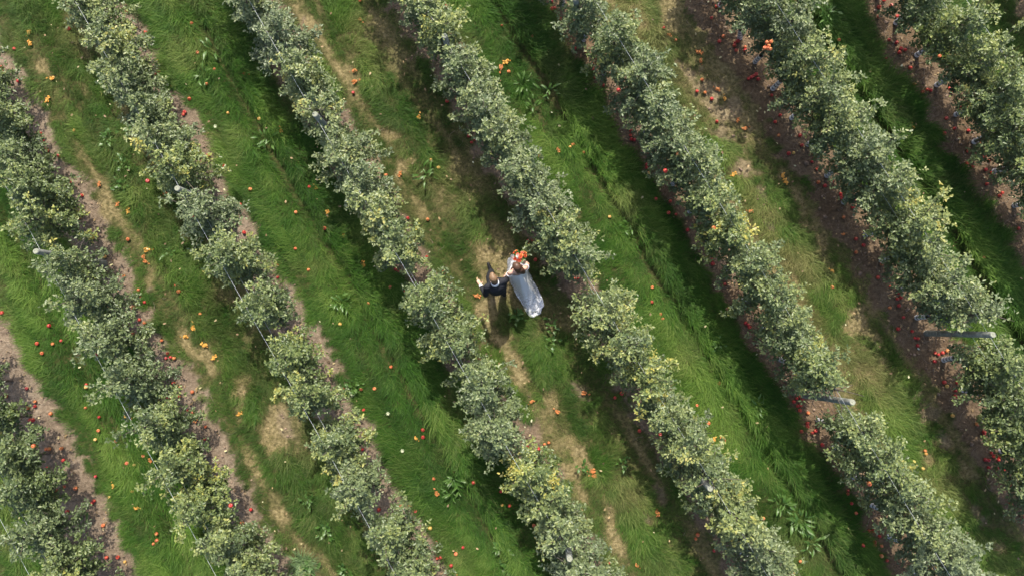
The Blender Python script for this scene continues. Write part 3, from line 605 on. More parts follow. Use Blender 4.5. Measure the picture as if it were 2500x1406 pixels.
# windfalls as seen in the photograph: per view, its origin in the photograph and "x,y,kind" (upper case = trodden, t = hanging in a tree)
Z = 640 / 1875.
WIND = [
 (0, 0, "907,85o 902,175r 1040,235r 1032,345o 1130,440y 1140,515r 1113,528r 1228,620o 1355,708o 1320,803r 1312,820r 1490,1110o 1605,1188r 1790,1355o 1370,170o 1412,378o 1535,497o 1477,603o 1630,810y 1855,852y 1747,528r 1772,535O 207,238Y 210,305Y 102,352r 10,480o 15,510r 132,582r 370,565Y 340,722Y 535,935y 290,955r 293,978r 305,1003r 300,1030r 320,1070r 340,1080r 420,1115r 430,1293r 507,1305r 583,1400r 490,207r 748,237ot 710,1325O 1178,1388O 1057,1297rt 60,875r 150,825o"),
 (0, 400, "1375,373rt 1720,292r 1745,492r 565,390r 678,523r 748,665y 885,802o 990,902o 998,950r 1035,990r 955,1028o 997,1115r 1033,1137o 912,1155r 945,1105r 742,1125r 1155,1262o 1198,1355r 1220,1383r 1245,1390o 1187,1390r 915,540o 918,345Y 1060,615Y 1030,660O 1045,700O 1260,870r 1278,912o 1430,1073o 1383,1165Y 1325,1235Y 1470,1295Y 1528,1390Y 15,1065r 350,1157r 265,1283r 378,1287o 438,1265r 300,1353o 597,1225o 693,1360ot 800,1070o 840,295O 950,1215r"),
 (0, 926, "190,65r 250,158o 250,192r 195,205o 363,245o 215,290r 235,290r 78,335r 80,355r 272,342o 45,122r 617,38r 617,55y 612,203o 708,270r 902,262y 937,283o 703,365o 682,430y 828,443r 683,693r 808,757Y 908,600o 960,612y 1025,547o 1078,585O 947,800y 785,838y 980,918Y 1120,1103o 1123,1150o 1098,1175o 330,498o 352,497o 440,493o 453,577r 337,632r 405,797r 457,767o 540,778o 657,885r 672,868r 678,856y 737,1045o 762,1273r 843,1270r 893,1305y 240,475ot 60,832ot 480,945r 1240,27r 1262,48r 1283,58o 1375,90o 1203,130r 1230,135r 1283,122r 1343,225r 1378,237o 1400,277O 1470,338o 1367,432o 1462,427r 1650,902rt 1795,930r 1730,1027o 1710,250Y 1130,150r"),
 (620, 0, "1773,187r 1812,440Y 1768,490O 1823,515o 1380,48rt 1468,390ot 710,665r 765,145O 715,510O 725,585O 290,412r 618,782r 348,812r 740,1025r 395,1338r 440,1343Y 193,935Y 1180,835Y 1380,725r 1450,710o 1650,955r 1535,975r 1580,997r 1557,1020r 1265,1145y 1320,1200y 945,1255o 1045,1240O 930,1335o 760,5o"),
 (620, 926, "785,218r 765,70o 645,65r 777,500r 1207,360r 1210,412r 1162,422Y 1570,737r 1765,800r 1828,903r 1775,897y 1430,652r 1285,710o 1117,897y 1155,940r 893,932r 990,982r 1147,1010r 1260,1063y 1307,1163r 1495,1200r 1443,1248o 1310,1280r 1335,1275r 1410,1330r 1447,1395o 1097,1283r 60,1078r 145,1350r 397,1395o 1050,905r 1305,810O 863,65o"),
 (620, 460, "1100,213r 1238,490r 1355,600r 1035,585r 1012,580r 975,705o 1080,735r 170,550r 170,635r 390,583o 295,432o 300,173o 530,177Y 507,285r 640,330Y 785,550Y 820,820o 980,1277o 265,1077r 1575,1040r 1590,770O 1437,733r 1242,222o 1610,1222r 615,970y 1870,222r"),
 (1240, 0, "312,12r 315,65r 333,60r 372,140r 172,263r 288,370y 283,400O 478,345r 560,370r 637,430r 622,455r 610,495r 622,557r 685,612r 880,935r 868,947r 877,970r 883,997r 905,1003r 992,1178r 992,1200r 1007,1240y 1005,1107r 1125,1222rt 465,1035o 480,1047o 445,1052y 357,1070O 543,1090o 228,1117r 1115,200r 1147,252O 1200,290o 1360,375O 1380,440O 1390,572o 1352,655r 1408,663o 1457,710r 1497,640O 1495,870r 1550,705Y 1645,855O 1697,920O 1490,48r 1457,130r 1512,297r 1540,262o 1625,307r 1620,328r 1645,293r 1633,362r 1697,338o 1697,362r 1740,555r 1757,545r 1775,533r 1722,565r 1790,567r 1610,1255Y 790,645rt 1215,1105ot 1190,1225r 742,455r"),
 (1240, 460, "1058,77r 1162,93r 1203,187r 1150,175r 1285,298r 1470,283ot 1450,455o 1460,512r 1465,540r 1573,860o 1622,813o 1700,963r 1727,992r 1717,975r 728,205y 1033,707o 1030,812r 1092,898o 1108,932o 1510,1393r 52,222r 178,370r 150,405y 143,375r 197,510r 470,645o 502,648r 1735,165O 1632,205r 1550,685r"),
 (1240, 926, "813,100r 940,367r 1090,393rt 1352,185o 1475,430Y 1545,425O 1827,993o 1522,1113r 1513,1183r 1475,1223r 1357,1110o 1345,1140o 1065,945O 550,95O 170,160O 350,228O 47,483r 140,485r 218,497r 262,465o 292,452o 25,755r 12,903r 185,1043o 390,1235r 720,1305r 610,690O 600,655O 925,1330O 1435,312o 765,130r"),
 (1860, 0, "875,5r 837,52r 925,42r 968,118r 835,123r 1090,152O 1022,205r 910,288r 963,307r 995,350r 1025,358r 983,377r 887,420r 1195,443o 1270,403ot 1060,487r 1090,605o 1150,660r 1185,642r 1208,648r 1343,635r 1357,660r 1413,770r 1507,763o 1472,777r 1320,848r 1380,920r 1305,957r 1480,935r 1475,1083r 1590,1122r 1627,1150r 1468,1170r 1507,1193r 1602,1215r 1647,1237r 1610,1317r 1720,1380r 1702,1403r 1558,1027o 345,98o 550,288o 712,803Y 1077,910Y 35,305ot 65,300ot 50,330ot 22,345ot 60,352ot 40,318ot 45,348ot 70,682r 128,737r 152,728r 130,825r 95,873r 273,970r 287,1040r 367,1097r 378,1130r 360,1157r 397,1210r 404,1305o 452,1330r 505,1302r 565,1390r 228,1095y 192,1098r 617,820ot 752,1127ot 635,1220o 1525,50o 150,1260Y 175,1305Y 1445,235yt 120,970o"),
 (1860, 460, "565,45r 567,66r 588,100r 665,82r 650,135r 585,208o 585,328O 673,362r 727,407r 675,458o 857,542o 983,537r 830,637r 922,704r 980,745r 970,790r 995,780r 980,838r 915,853o 1013,922r 975,1005r 1077,1022r 1095,1070r 1117,1073r 1115,1123r 1240,1175r 1263,1187r 1293,1175r 1327,1160o 1235,1235r 1440,1140o 1552,1125o 1305,1385r 1397,1390r 1718,32r 1700,65r 1837,287r 1445,250O 1605,437Y 1585,492o 500,590Y 92,1133r 505,705o"),
 (1860, 926, "250,135r 277,122r 290,142r 230,160r 258,190r 278,185r 273,222r 330,240o 325,313r 327,336r 398,317r 385,367r 360,382r 283,370r 432,467r 617,795r 615,818r 643,885r 675,955o 770,1083r 797,1083r 843,1122r 808,1162r 808,1184r 857,1190o 725,1185r 857,1260o 895,1293r 218,1388o 275,1300o 1167,510o 1173,532y 1150,637y 1325,48y 1385,120r 1385,80r 1553,148o 1363,258y 1540,320o 1590,376r 1592,396r 1645,525r 1663,550r 1600,573r 1622,577r 1693,575r 1703,550r 1622,630r 1683,640r 1730,640r 1773,757r 1780,887r 1865,990r 1860,965o 768,745ot"),
]
import re
apples, trodden = [], []
for x0, y0, s in WIND:
    for tok in s.split():
        m_ = re.match(r'(\d+),(\d+)([a-zA-Z])(t?)', tok); u = x0 + float(m_[1]) * Z; v = y0 + float(m_[2]) * Z; c = m_[3]; hang = bool(m_[4])
        lst = trodden if c.isupper() else apples
        if any(abs(u - a_[0]) < 4.5 and abs(v - a_[1]) < 4.5 for a_ in lst): continue
        lst.append((u, v, c.lower(), hang))
CW = {'r': 'red', 'o': 'orange-red', 'y': 'yellow'}
keyed = {}
for (u, v, c, hang) in apples:
    p = at(u, v, 1.75 if hang else .05); kr, on, ft = nearest(p)
    z = p[2]
    if not hang:
        f_ = fields(p[:1], p[1:2]); gr_ = f_['soil'][0] < .5
        z = float(ground_z(p[0], p[1])) + (.075 if gr_ and f_['lush'][0] else .05 if gr_ else .036); p = at(u, v, z)
        place = 'in grass' if gr_ else 'on soil'
    else: place = 'hanging on'
    keyed.setdefault((CW[c], place, kr, on), []).append((v, u, p, c, hang))
CNT = ['', '', 'two', 'three', 'four', 'five', 'six', 'seven', 'eight', 'nine', 'ten', 'eleven', 'twelve']
n_ap = 0; rest = []
def apple_rank(key): return 0 if key[1] == 'hanging on' else 1
for key in sorted(keyed, key=apple_rank):
    col_, place, kr, on = key; lst = sorted(keyed[key], key=lambda q: (q[0], q[1]))
    for i, (v, u, p, c, hang) in enumerate(lst):
        m = len(lst)
        tail = f'{place} {"" if hang else "by "}{ORD[on]} tree from top, {ORD[kr + 1]} row from left'
        if m == 1: lab = f'{col_} apple {tail}'
        elif m == 2: lab = f'{("upper", "lower")[i]} {col_} apple {tail}'
        else: lab = f'{("uppermost" if i == 0 else "lowest" if i == m - 1 else ORD[i + 1] + "-highest")} {col_} apple {tail}'
        rot = (rng.normal(0, .7), rng.normal(0, .7), rng.random() * 6); scl = rng.uniform(.8, 1.08)
        if n_ap >= 300 and u > 0 and (c != 'r' or rng.random() < .75) and n_ap >= 330: rest.append((p, rot, scl, c)); continue
        n_ap += 1
        o = bpy.data.objects.new('apple', AP[c]); link(o); o.location = p; o.rotation_euler = rot; o.scale = (scl,) * 3
        o['label'] = lab; o['category'] = 'apple'; o['group'] = 'apples'
if rest:
    bm_ = bmesh.new()
    for p, rot, scl, c in rest:
        from mathutils import Euler
        t_ = AP[c].copy(); t_.transform(Matrix.Translation(p) @ Euler(rot).to_matrix().to_4x4() @ Matrix.Scale(scl, 4)); b0 = len(bm_.faces); bm_.from_mesh(t_); bm_.faces.ensure_lookup_table()
        for f_ in bm_.faces[b0:]: f_.material_index = 'roy'.index(c)
        bpy.data.meshes.remove(t_)
    me = bm_mesh('windfall_apples', bm_)
    for c in 'roy': me.materials.append(m_apple[c])
    o = bpy.data.objects.new('windfall_apples', me); link(o); o['kind'] = 'stuff'; o['label'] = 'further windfall apples strewn under the trees'; o['category'] = 'apples'
# trodden apples: a few torn lumps of pulp
def pulp_mesh(seed, m):
    r = np.random.default_rng(seed); bm_ = bmesh.new()
    for i in range(9):
        a_ = r.random() * 6.28; d = min(.075, r.gamma(1.5, .028))
        mt = Matrix.Translation((d * math.cos(a_), 1.3 * d * math.sin(a_), .01 + .02 * r.random())) @ Matrix.Rotation(r.random() * 6, 4, 'Z') @ Matrix.Rotation(r.normal(0, .5), 4, 'X') @ Matrix.Diagonal((r.uniform(.014, .038), r.uniform(.012, .026), r.uniform(.007, .016), 1))
        bmesh.ops.create_icosphere(bm_, subdivisions=1, radius=1, matrix=mt)
    bmesh.ops.create_icosphere(bm_, subdivisions=2, radius=1, matrix=Matrix.Translation((0, 0, .006)) @ Matrix.Diagonal((.034, .046, .005, 1)))
    for v_ in bm_.verts: v_.co += Vector(r.normal(0, .0035, 3))
    me = bm_mesh('pulp', bm_, False); me.materials.append(m); return me
PU = {c: [pulp_mesh(400 + i, m_pulp[c]) for i in range(3)] for c in 'oy'}
tk = {}
for (u, v, c, h_) in trodden:
    p = at(u, v); kr, on, ft = nearest(p); tk.setdefault((c, kr, on), []).append((v, u, p))
for (c, kr, on), lst in tk.items():
    lst.sort(key=lambda q: (q[0], q[1]))
    for i, (v, u, p) in enumerate(lst):
        f_ = fields(p[:1], p[1:2]); z = float(ground_z(p[0], p[1])) + (.075 if f_['lush'][0] and f_['soil'][0] < .5 else .04); p = at(u, v, z)
        o = bpy.data.objects.new('trodden_apple', PU[c][rng.integers(0, 3)]); link(o); o.location = p; o.rotation_euler = (0, 0, rng.random() * 6); o.scale = (rng.uniform(.75, 1.15),) * 3
        w_ = '' if len(lst) == 1 else ('upper ', 'lower ')[i] if len(lst) == 2 else ORD[i + 1] + '-highest '
        o['label'] = f'{w_}trodden {"orange" if c == "y" else "brown"} apple by {ORD[on]} tree from top, {ORD[kr + 1]} row from left'; o['category'] = 'crushed apple'; o['group'] = 'trodden apples'
# ------------------------------------------------------------------ the couple
m_skin = simple('skin', (.60, .36, .26), .5, 40, .08)
m_suit = simple('dark_suit', (.014, .015, .020), .8, 60, .3)
m_shirt = simple('white_shirt', (.78, .78, .79), .7, 30, .04)
m_shoe = simple('black_leather', (.012, .012, .013), .3, 30, .2)
m_hairm = simple('light_brown_hair', (.19, .115, .06), .5, 70, .45)
m_hairf = simple('dark_brown_hair', (.085, .042, .024), .45, 60, .5)
m_dress, nt, b = mat('lace_dress')
tc = nd(nt, 'TexCoord'); vo = nd(nt, 'TexVoronoi'); vo.inputs['Scale'].default_value = 60
nt.links.new(tc.outputs['Object'], vo.inputs['Vector'])
nz_ = noise_tex(nt, 26, 4)
lc = attr(nt, 'lace')
hole = mathn(nt, 'MULTIPLY', mathn(nt, 'GREATER_THAN', mathn(nt, 'ADD', mathn(nt, 'MULTIPLY', vo.outputs[0], .55), mathn(nt, 'MULTIPLY', nz_.outputs[0], .75)), .68), lc.outputs['Fac'])
b.inputs['Base Color'].default_value = (.84, .85, .88, 1); b.inputs['Roughness'].default_value = .75; b.inputs['Sheen Weight'].default_value = .15
tp_ = nd(nt, 'BsdfTransparent'); mx = nd(nt, 'MixShader'); nt.links.new(hole, mx.inputs[0]); nt.links.new(b.outputs[0], mx.inputs[1]); nt.links.new(tp_.outputs[0], mx.inputs[2]); nt.links.new(mx.outputs[0], nt.nodes['Material Output'].inputs[0])
bp = nd(nt, 'Bump'); bp.inputs['Strength'].default_value = .35; bp.inputs['Distance'].default_value = .01; nt.links.new(vo.outputs[0], bp.inputs['Height']); nt.links.new(bp.outputs[0], b.inputs['Normal'])

def limb(bm_, pts, radii):
    """overlapping tapered segments with round joints, later fused into one skin"""
    pts = [Vector(p) for p in pts]
    for p, r_ in zip(pts, radii):
        bmesh.ops.create_uvsphere(bm_, u_segments=12, v_segments=8, radius=r_, matrix=Matrix.Translation(p))
    for p, q, r1, r2 in zip(pts, pts[1:], radii, radii[1:]):
        d = q - p
        if d.length < 1e-4: continue
        mt = Matrix.Translation((p + q) / 2) @ d.to_track_quat('Z', 'Y').to_matrix().to_4x4()
        bmesh.ops.create_cone(bm_, cap_ends=True, segments=12, radius1=r1, radius2=r2, depth=d.length, matrix=mt)
def blob(bm_, c, r3, rot=None):
    mt = Matrix.Translation(c) @ (rot if rot is not None else Matrix.Identity(4)) @ Matrix.Diagonal((*r3, 1))
    bmesh.ops.create_uvsphere(bm_, u_segments=18, v_segments=12, radius=1, matrix=mt)
def fuse(name, bm_, voxel, sm=4):
    """voxel-fuse the pieces to one continuous surface"""
    me = bpy.data.meshes.new(name); bm_.to_mesh(me); bm_.free()
    o = bpy.data.objects.new(name + '_tmp', me); sc.collection.objects.link(o)
    md = o.modifiers.new('r', 'REMESH'); md.mode = 'VOXEL'; md.voxel_size = voxel
    s_ = o.modifiers.new('s', 'SMOOTH'); s_.iterations = sm; s_.factor = .5
    dg = bpy.context.evaluated_depsgraph_get(); out = bpy.data.meshes.new_from_object(o.evaluated_get(dg)); out.name = name
    bpy.data.objects.remove(o); bpy.data.meshes.remove(me); return smooth(out)
def hand(bm_, wrist, fwd, out, curl=.6):
    """palm, four unequal bent fingers and a thumb from the side of the palm"""
    w = Vector(wrist); f = Vector(fwd).normalized(); o_ = (Vector(out) - f * Vector(out).dot(f)).normalized(); nrm = f.cross(o_)
    limb(bm_, [w, w + f * .04, w + f * .085], [.026, .032, .030])
    for i, (L_, sp) in enumerate(((.068, .030), (.078, .011), (.072, -.009), (.055, -.027))):
        b0 = w + f * .085 + o_ * sp; d = f.copy(); pts = [b0 - f * .02, b0]
        for sgm in range(3):
            d = (Matrix.Rotation(curl * .55, 4, o_) @ d.to_4d()).to_3d(); pts.append(pts[-1] + d * L_ * (.42, .32, .26)[sgm])
        limb(bm_, pts, [.0105, .010, .0095, .0085, .0075])
    t0 = w + f * .03 + o_ * .026; d = (f * .6 + o_ * .8).normalized()
    limb(bm_, [t0 - o_ * .01, t0 + d * .035, t0 + d * .06 + f * .012], [.013, .0115, .009])
def head(bm_, c, fwd, hs=1.0):
    """skull, jaw, brow, nose, lips, ears, eyes at half height"""
    c = Vector(c); f = Vector(fwd).normalized(); sd = f.cross(Vector((0, 0, 1))).normalized(); up = sd.cross(f)
    rot = Matrix((sd, f, up)).transposed().to_4x4()
    P = lambda x, y, z: c + sd * x * hs + f * y * hs + up * z * hs
    blob(bm_, P(0, -.012, .025), (.074 * hs, .094 * hs, .088 * hs), rot); blob(bm_, P(0, .022, -.045), (.056 * hs, .066 * hs, .070 * hs), rot)
    blob(bm_, P(0, .076, .018), (.045 * hs, .018 * hs, .012 * hs), rot)
    limb(bm_, [P(0, .084, .01), P(0, .104, -.022)], [.008 * hs, .013 * hs])
    for z in (-.052, -.062): blob(bm_, P(0, .083, z), (.022 * hs, .009 * hs, .006 * hs), rot)
    blob(bm_, P(0, .075, -.098), (.02 * hs, .016 * hs, .016 * hs), rot)
    for s_ in (-1, 1):
        blob(bm_, P(s_ * .076, -.01, -.008), (.012 * hs, .02 * hs, .032 * hs), rot); blob(bm_, P(s_ * .032, .078, .0), (.013 * hs, .01 * hs, .008 * hs), rot)
    return P, rot
def eyes(parent, P, m):
    for s_ in (-1, 1):
        bm_ = bmesh.new(); bmesh.ops.create_uvsphere(bm_, u_segments=10, v_segments=8, radius=.0085, matrix=Matrix.Translation(P(s_ * .032, .084, .0)))
        mobj('eye', bm_mesh('eye', bm_), m, parent)
m_eye = simple('eye', (.09, .06, .045), .15, 40, .4)

J = Vector(at(1236, 675, .88))                                # where the two hands meet
# ---- groom
g_rz = R(20); gh = at(1204, 679, 1.66)
fw = Vector((-math.sin(g_rz), math.cos(g_rz), 0)); rt = Vector((math.cos(g_rz), math.sin(g_rz), 0))
G0 = Vector((gh[0], gh[1], 0)) - fw * .10
groom = empty('person', G0, 0, category='person', label='person in dark suit and white collar walking hand in hand, seen from above')
gl = lambda x, y, z: rt * x + fw * y + Vector((0, 0, z))
jl = J - G0
hL = gl(-.31, .10, 1.00); eL = gl(-.27, -.12, 1.14); eR = gl(.235, .02, 1.15); hR = jl - (jl - eR).normalized() * .05
bm_ = bmesh.new()
limb(bm_, [gl(0, 0, .94), gl(0, .0, 1.1), gl(0, .01, 1.3), gl(0, .02, 1.42)], [.125, .12, .13, .10]); blob(bm_, gl(0, .0, 1.3), (.17, .11, .17), Matrix.Rotation(g_rz, 4, 'Z'))
limb(bm_, [gl(-.16, 0, 1.42), gl(0, .01, 1.45), gl(.16, 0, 1.42)], [.06, .06, .06]); limb(bm_, [gl(0, .02, 1.42), gl(0, .06, 1.55)], [.058, .052])
P, hrot = head(bm_, gl(0, .10, 1.66), fw + Vector((0, 0, -.35)) - rt * .15)
limb(bm_, [gl(-.17, 0, 1.42), eL, hL], [.052, .040, .028]); hand(bm_, hL, (hL - eL), rt, .5)
limb(bm_, [gl(.17, 0, 1.42), eR, hR], [.052, .040, .028]); hand(bm_, hR, (jl - eR) + Vector((0, 0, -.1)), fw, .9)
fl, fr_ = gl(-.03, .38, .09), gl(.07, -.13, .09)
limb(bm_, [gl(-.09, 0, .92), gl(-.09, .24, .52), fl], [.09, .062, .042]); limb(bm_, [gl(.09, 0, .92), gl(.10, .02, .50), fr_], [.09, .062, .042])
mobj('body', fuse('body', bm_, .0075), m_skin, groom)
eyes(groom, P, m_eye)
bm_ = bmesh.new()                                              # jacket
blob(bm_, gl(0, -.03, 1.28), (.225, .165, .20), Matrix.Rotation(g_rz, 4, 'Z')); blob(bm_, gl(0, -.06, 1.02), (.20, .165, .25), Matrix.Rotation(g_rz, 4, 'Z'))
limb(bm_, [gl(-.165, 0, 1.42), gl(0, -.01, 1.45), gl(.165, 0, 1.42)], [.07, .072, .07])
limb(bm_, [gl(-.18, 0, 1.41), eL, hL - (hL - eL).normalized() * .045], [.072, .058, .043]); limb(bm_, [gl(.18, 0, 1.41), eR, hR - (hR - eR).normalized() * .03], [.072, .058, .043])
mobj('suit_jacket', fuse('suit_jacket', bm_, .011, 3), m_suit, groom)
bm_ = bmesh.new()
limb(bm_, [gl(-.09, 0, .93), gl(-.09, .24, .52), fl + Vector((0, 0, .02))], [.108, .085, .075]); limb(bm_, [gl(.09, 0, .93), gl(.10, .02, .50), fr_ + Vector((0, 0, .02))], [.108, .085, .075])
mobj('trousers', fuse('trousers', bm_, .012, 3), m_suit, groom)
for f_, tip_ in ((fl, .03), (fr_, -.06)):
    bm_ = bmesh.new(); limb(bm_, [f_ + Vector((0, 0, -.035)) - fw * .06, f_ + fw * .08 + Vector((0, 0, -.045 + tip_)), f_ + fw * .19 + Vector((0, 0, -.05 + tip_ * 1.6))], [.045, .045, .036])
    mobj('shoe', fuse('shoe', bm_, .008, 3), m_shoe, groom)
def band(pts_c, ax, r0, r1, h_, tl=0):
    bm_ = bmesh.new(); q_ = Vector(ax).to_track_quat('Z', 'Y').to_matrix().to_4x4()
    bmesh.ops.create_cone(bm_, cap_ends=False, segments=20, radius1=r0, radius2=r1, depth=h_, matrix=Matrix.Translation(pts_c) @ q_)
    bmesh.ops.solidify(bm_, geom=bm_.faces[:], thickness=.008); return bm_mesh('band', bm_)
mobj('shirt_collar', band(gl(0, .015, 1.525), gl(0, .38, 1), .088, .078, .06), m_shirt, groom)
bm_ = bmesh.new(); blob(bm_, gl(0, .105, 1.34), (.06, .045, .16), Matrix.Rotation(g_rz, 4, 'Z')); mobj('shirt_front', bm_mesh('shirt_front', bm_), m_shirt, groom)
for h_, e_ in ((hL, eL), (hR, eR)):
    d = (h_ - e_).normalized(); mobj('shirt_cuff', band(h_ - d * .02, d, .042, .040, .05), m_shirt, groom)
bm_ = bmesh.new(); hc = gl(0, .10, 1.66)
blob(bm_, P(0, -.018, .040), (.081, .096, .086), hrot); blob(bm_, P(0, -.045, -.005), (.076, .068, .085), hrot); blob(bm_, P(.015, .04, .095), (.05, .045, .028), hrot)
mobj('hair', fuse('hair', bm_, .01, 2), m_hairm, groom)

# ---- bride
b_rz = R(17); bh = at(1261, 650, 1.56)
fw = Vector((-math.sin(b_rz), math.cos(b_rz), 0)); rt = Vector((math.cos(b_rz), math.sin(b_rz), 0))
B0 = Vector((bh[0], bh[1], 0)) - fw * .05
bride = empty('person', B0, 0, category='person', label='person in long white lace gown with train, brown hair, holding a bouquet')
gl = lambda x, y, z: rt * x + fw * y + Vector((0, 0, z))
jl = J - B0
sL, sR = gl(-.165, -.02, 1.36), gl(.165, -.02, 1.36)
eL = (sL + jl) / 2 + gl(-.03, -.05, -.02); hL = jl - (jl - eL).normalized() * .06
eR = gl(.24, .06, 1.11); hR = gl(.13, .25, 1.08)
bm_ = bmesh.new(); rotb = Matrix.Rotation(b_rz, 4, 'Z')
limb(bm_, [gl(0, 0, .92), gl(0, .01, 1.06), gl(0, .0, 1.22), gl(0, -.01, 1.34)], [.12, .10, .11, .085]); blob(bm_, gl(0, -.01, 1.25), (.135, .095, .14), rotb)
limb(bm_, [gl(-.15, -.02, 1.36), gl(0, -.02, 1.40), gl(.15, -.02, 1.36)], [.05, .05, .05]); limb(bm_, [gl(0, -.015, 1.38), gl(0, .02, 1.47)], [.046, .042])
P, hrot = head(bm_, gl(0, .05, 1.56), fw + Vector((0, 0, -.25)) - rt * .35, .95)
limb(bm_, [sL, eL, hL], [.043, .034, .023]); hand(bm_, hL, jl - hL + Vector((0, 0, -.05)), fw, .9)
limb(bm_, [sR, eR, hR], [.043, .034, .023]); hand(bm_, hR, -rt * .7 + fw * .5 + Vector((0, 0, .1)), Vector((0, 0, 1)), 1.1)
limb(bm_, [gl(-.08, 0, .9), gl(-.08, .14, .5), gl(-.08, .12, .09)], [.085, .058, .036]); limb(bm_, [gl(.08, 0, .9), gl(.08, .02, .48), gl(.08, -.12, .10)], [.085, .058, .036])
for x, y in ((-.08, .12), (.08, -.12)): limb(bm_, [gl(x, y, .09), gl(x, y + .14, .03)], [.034, .022])
mobj('body', fuse('body', bm_, .0075), m_skin, bride)
eyes(bride, P, m_eye)
# gown: meridians from the bodice edge to the hem, long at the back for the train
NA, NQ = 72, 40
TRAIN = Vector(at(1312, 762, 0)) - B0; tr_ang = math.atan2(TRAIN.y, TRAIN.x); tr_len = TRAIN.length + .03
FRONT = Vector(at(1254, 624, .25)) - B0; f_len = FRONT.length; f_ang = math.atan2(FRONT.y, FRONT.x)
V, LA = [], []
for q in range(NQ):
    u_ = q / (NQ - 1)
    for a_i in range(NA):
        a_ = 2 * math.pi * a_i / NA; bk = max(0., math.cos(a_ - tr_ang)); ft = max(0., math.cos(a_ - f_ang))
        if u_ < .22:                                           # bodice
            w_ = u_ / .22; zt = 1.265 + .04 * ft; z = zt + (1.02 - zt) * w_
            rx, ry = .158 - .03 * math.sin(w_ * math.pi / 2), .118 - .012 * math.sin(w_ * math.pi / 2)
            ca = math.cos(a_ - b_rz); sa = math.sin(a_ - b_rz); rho = 1 / math.sqrt((ca / rx) ** 2 + (sa / ry) ** 2)
        else:
            w_ = (u_ - .22) / .78
            ca = math.cos(a_ - b_rz); sa = math.sin(a_ - b_rz); r0 = 1 / math.sqrt((ca / .128) ** 2 + (sa / .106) ** 2)
            side = .19 + .04 * w_; hip = .045 * math.sin(min(1, w_ * 3) * math.pi / 2)
            # elongated hem: narrow at the sides, far at the back
            L_ = tr_len if math.cos(a_ - tr_ang) > 0 else f_len
            cb_, sb_ = math.cos(a_ - tr_ang), math.sin(a_ - tr_ang)
            if cb_ > 0:
                xw = .235 + .0 * L_; pw = 8.0
                rend = (abs(cb_ / L_) ** pw + abs(sb_ / xw) ** pw) ** (-1 / pw)
            else:
                ca2, sa2 = math.cos(a_ - f_ang), math.sin(a_ - f_ang); rend = 1 / math.sqrt((max(ca2, .02) / f_len) ** 2 + (sa2 / .225) ** 2)
                bl_ = sstep(.0, .5, -cb_); rend = rend * bl_ + .235 * (1 - bl_)
            fold = 1 + .055 * w_ * math.sin(a_ * 11 + 2.0 * w_) + .02 * w_ * math.sin(a_ * 23 + 1)
            rho = r0 + hip * (1 - w_) + (rend - r0) * (w_ ** (1.15 - .15 * bk)) * (fold if w_ > .1 else 1)
            zf = (1 - w_) ** (1 + 1.1 * bk ** 2)
            z = .03 + .99 * zf + .02 * w_ * bk * math.sin(a_ * 14) * (1 if w_ > .4 else 0) + .012 * bk * w_
            xl_ = rho * sb_; z += .022 * w_ * (1 if cb_ > 0 else .3) * (math.cos(xl_ * 52 + .6) + .5 * math.cos(xl_ * 95)) * min(1, w_ * 2.5) * .7
            z = max(z, .025)
            if w_ > .96: rho += .012 * math.sin(a_ * 40)
        V.append((rho * math.cos(a_), rho * math.sin(a_), z)); LA.append(float(sstep(.40, .75, u_)) * .5)
i = np.arange(NQ - 1)[:, None] * NA; j = np.arange(NA)[None]; j2 = (j + 1) % NA
dm = smooth(mesh_np('gown', np.array(V), [np.stack([i + j, i + NA + j, i + NA + j2, i + j2], -1).reshape(-1, 4)])); vattr(dm, 'lace', LA)
gown = mobj('gown', dm, m_dress, bride); sd_ = gown.modifiers.new('t', 'SOLIDIFY'); sd_.thickness = .004
for s_, sp, ep in ((-1, sL, eL), (1, sR, eR)):
    d = (ep - sp).normalized(); mobj('off_shoulder_sleeve', band(sp + d * .075, d, .060, .058, .06), m_shirt, bride)
bm_ = bmesh.new()
blob(bm_, P(0, -.02, .035), (.088, .102, .092), hrot); blob(bm_, P(0, -.062, -.02), (.085, .065, .10), hrot)
hp = P(.02, -.085, -.06)
limb(bm_, [hp, hp - fw * .035 + rt * .03 + Vector((0, 0, -.10)), hp - fw * .05 + rt * .05 + Vector((0, 0, -.24)), hp - fw * .05 + rt * .055 + Vector((0, 0, -.36))], [.075, .065, .045, .018])
limb(bm_, [hp - rt * .04, hp - rt * .05 - fw * .03 + Vector((0, 0, -.12)), hp - rt * .02 - fw * .045 + Vector((0, 0, -.22))], [.05, .04, .02])
mobj('hair', fuse('hair', bm_, .009, 2), m_hairf, bride)

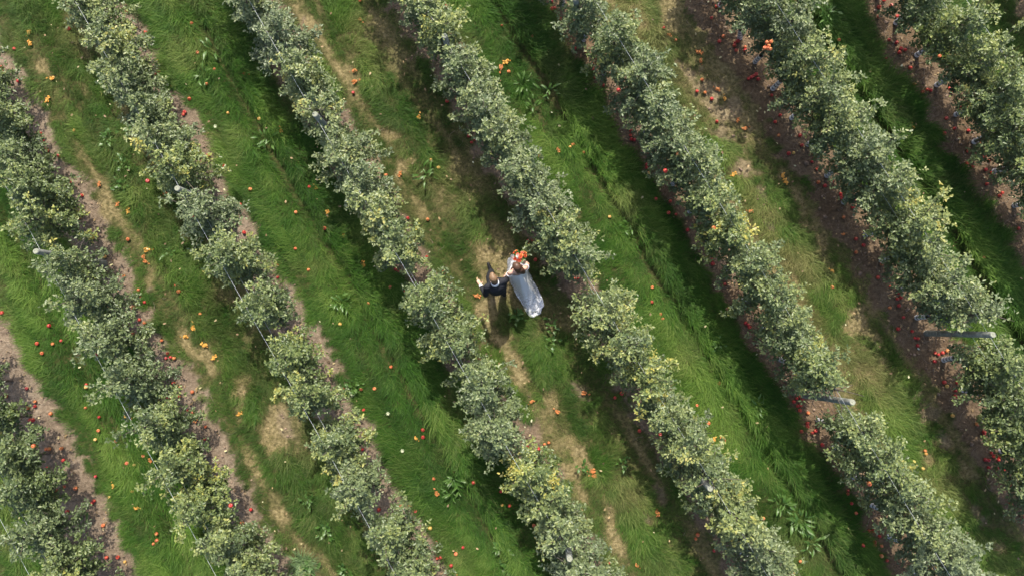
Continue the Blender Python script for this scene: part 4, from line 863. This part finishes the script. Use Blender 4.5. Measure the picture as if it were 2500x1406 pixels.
# ---- bouquet in her right hand
bc = Vector(at(1269, 627, 1.16))
bq = empty('bouquet', bc, 0, category='bouquet', label='red and orange flower bouquet held in front of the white gown')
FM = {'red_petal': (.68, .12, .05), 'orange_petal': (.78, .30, .10), 'coral_petal': (.72, .22, .15), 'white_petal': (.78, .74, .68)}
FM = {k_: simple(k_, c_, .55, 60, .25) for k_, c_ in FM.items()}
def flower_mesh(seed):
    r = np.random.default_rng(seed); V, Q = [], []; nq = 0
    for ring_, (npet, tilt, L_) in enumerate(((7, .25, .036), (6, .75, .030), (4, 1.2, .022))):
        for p_ in range(npet):
            a_ = p_ * 6.283 / npet + ring_ * .4 + r.normal(0, .1); c_, s_ = math.cos(a_), math.sin(a_)
            for l_, w_ in ((0, .3), (.6, 1.), (1., .6)):
                for sg in (-1, 1):
                    x = L_ * l_ * math.cos(tilt); zz_ = L_ * l_ * math.sin(tilt) + .006 * l_ * l_; y = sg * .45 * L_ * w_
                    V.append((x * c_ - y * s_, x * s_ + y * c_, zz_))
            Q += [(nq, nq + 1, nq + 3, nq + 2), (nq + 2, nq + 3, nq + 5, nq + 4)]; nq += 6
    return smooth(mesh_np('flower', np.array(V), [np.array(Q)]))
fk = list(FM)
for i in range(22):
    me = flower_mesh(700 + i); nmn = ['red_petal', 'orange_petal', 'red_petal', 'coral_petal', 'red_petal', 'orange_petal', 'white_petal'][i % 7]
    d = Vector((rng.normal(0, .6), rng.normal(0, .6), rng.uniform(.35, 1))).normalized()
    o = mobj('flower', me, FM[nmn], bq); o.location = Vector((d.x * .15, d.y * .12, d.z * .09)); o.rotation_euler = d.to_track_quat('Z', 'Y').to_euler(); o.scale = (rng.uniform(.85, 1.3),) * 3
for i in range(12):
    a_ = i * 2.4; o = bpy.data.objects.new('leaf', BL[4 + i % 3]); link(o, bq); o.location = (.07 * math.cos(a_), .06 * math.sin(a_), .02); o.rotation_euler = (0, -.35, a_); o.scale = (.62,) * 3
bm_ = bmesh.new()
for i in range(9):
    a_ = i * .7; limb(bm_, [(.05 * math.cos(a_), .05 * math.sin(a_), .03), (0, 0, -.07), (-.03 * math.cos(a_), -.03 * math.sin(a_), -.22)], [.004, .004, .004])
so = mobj('stems', bm_mesh('stems', bm_), m_weed, bq)
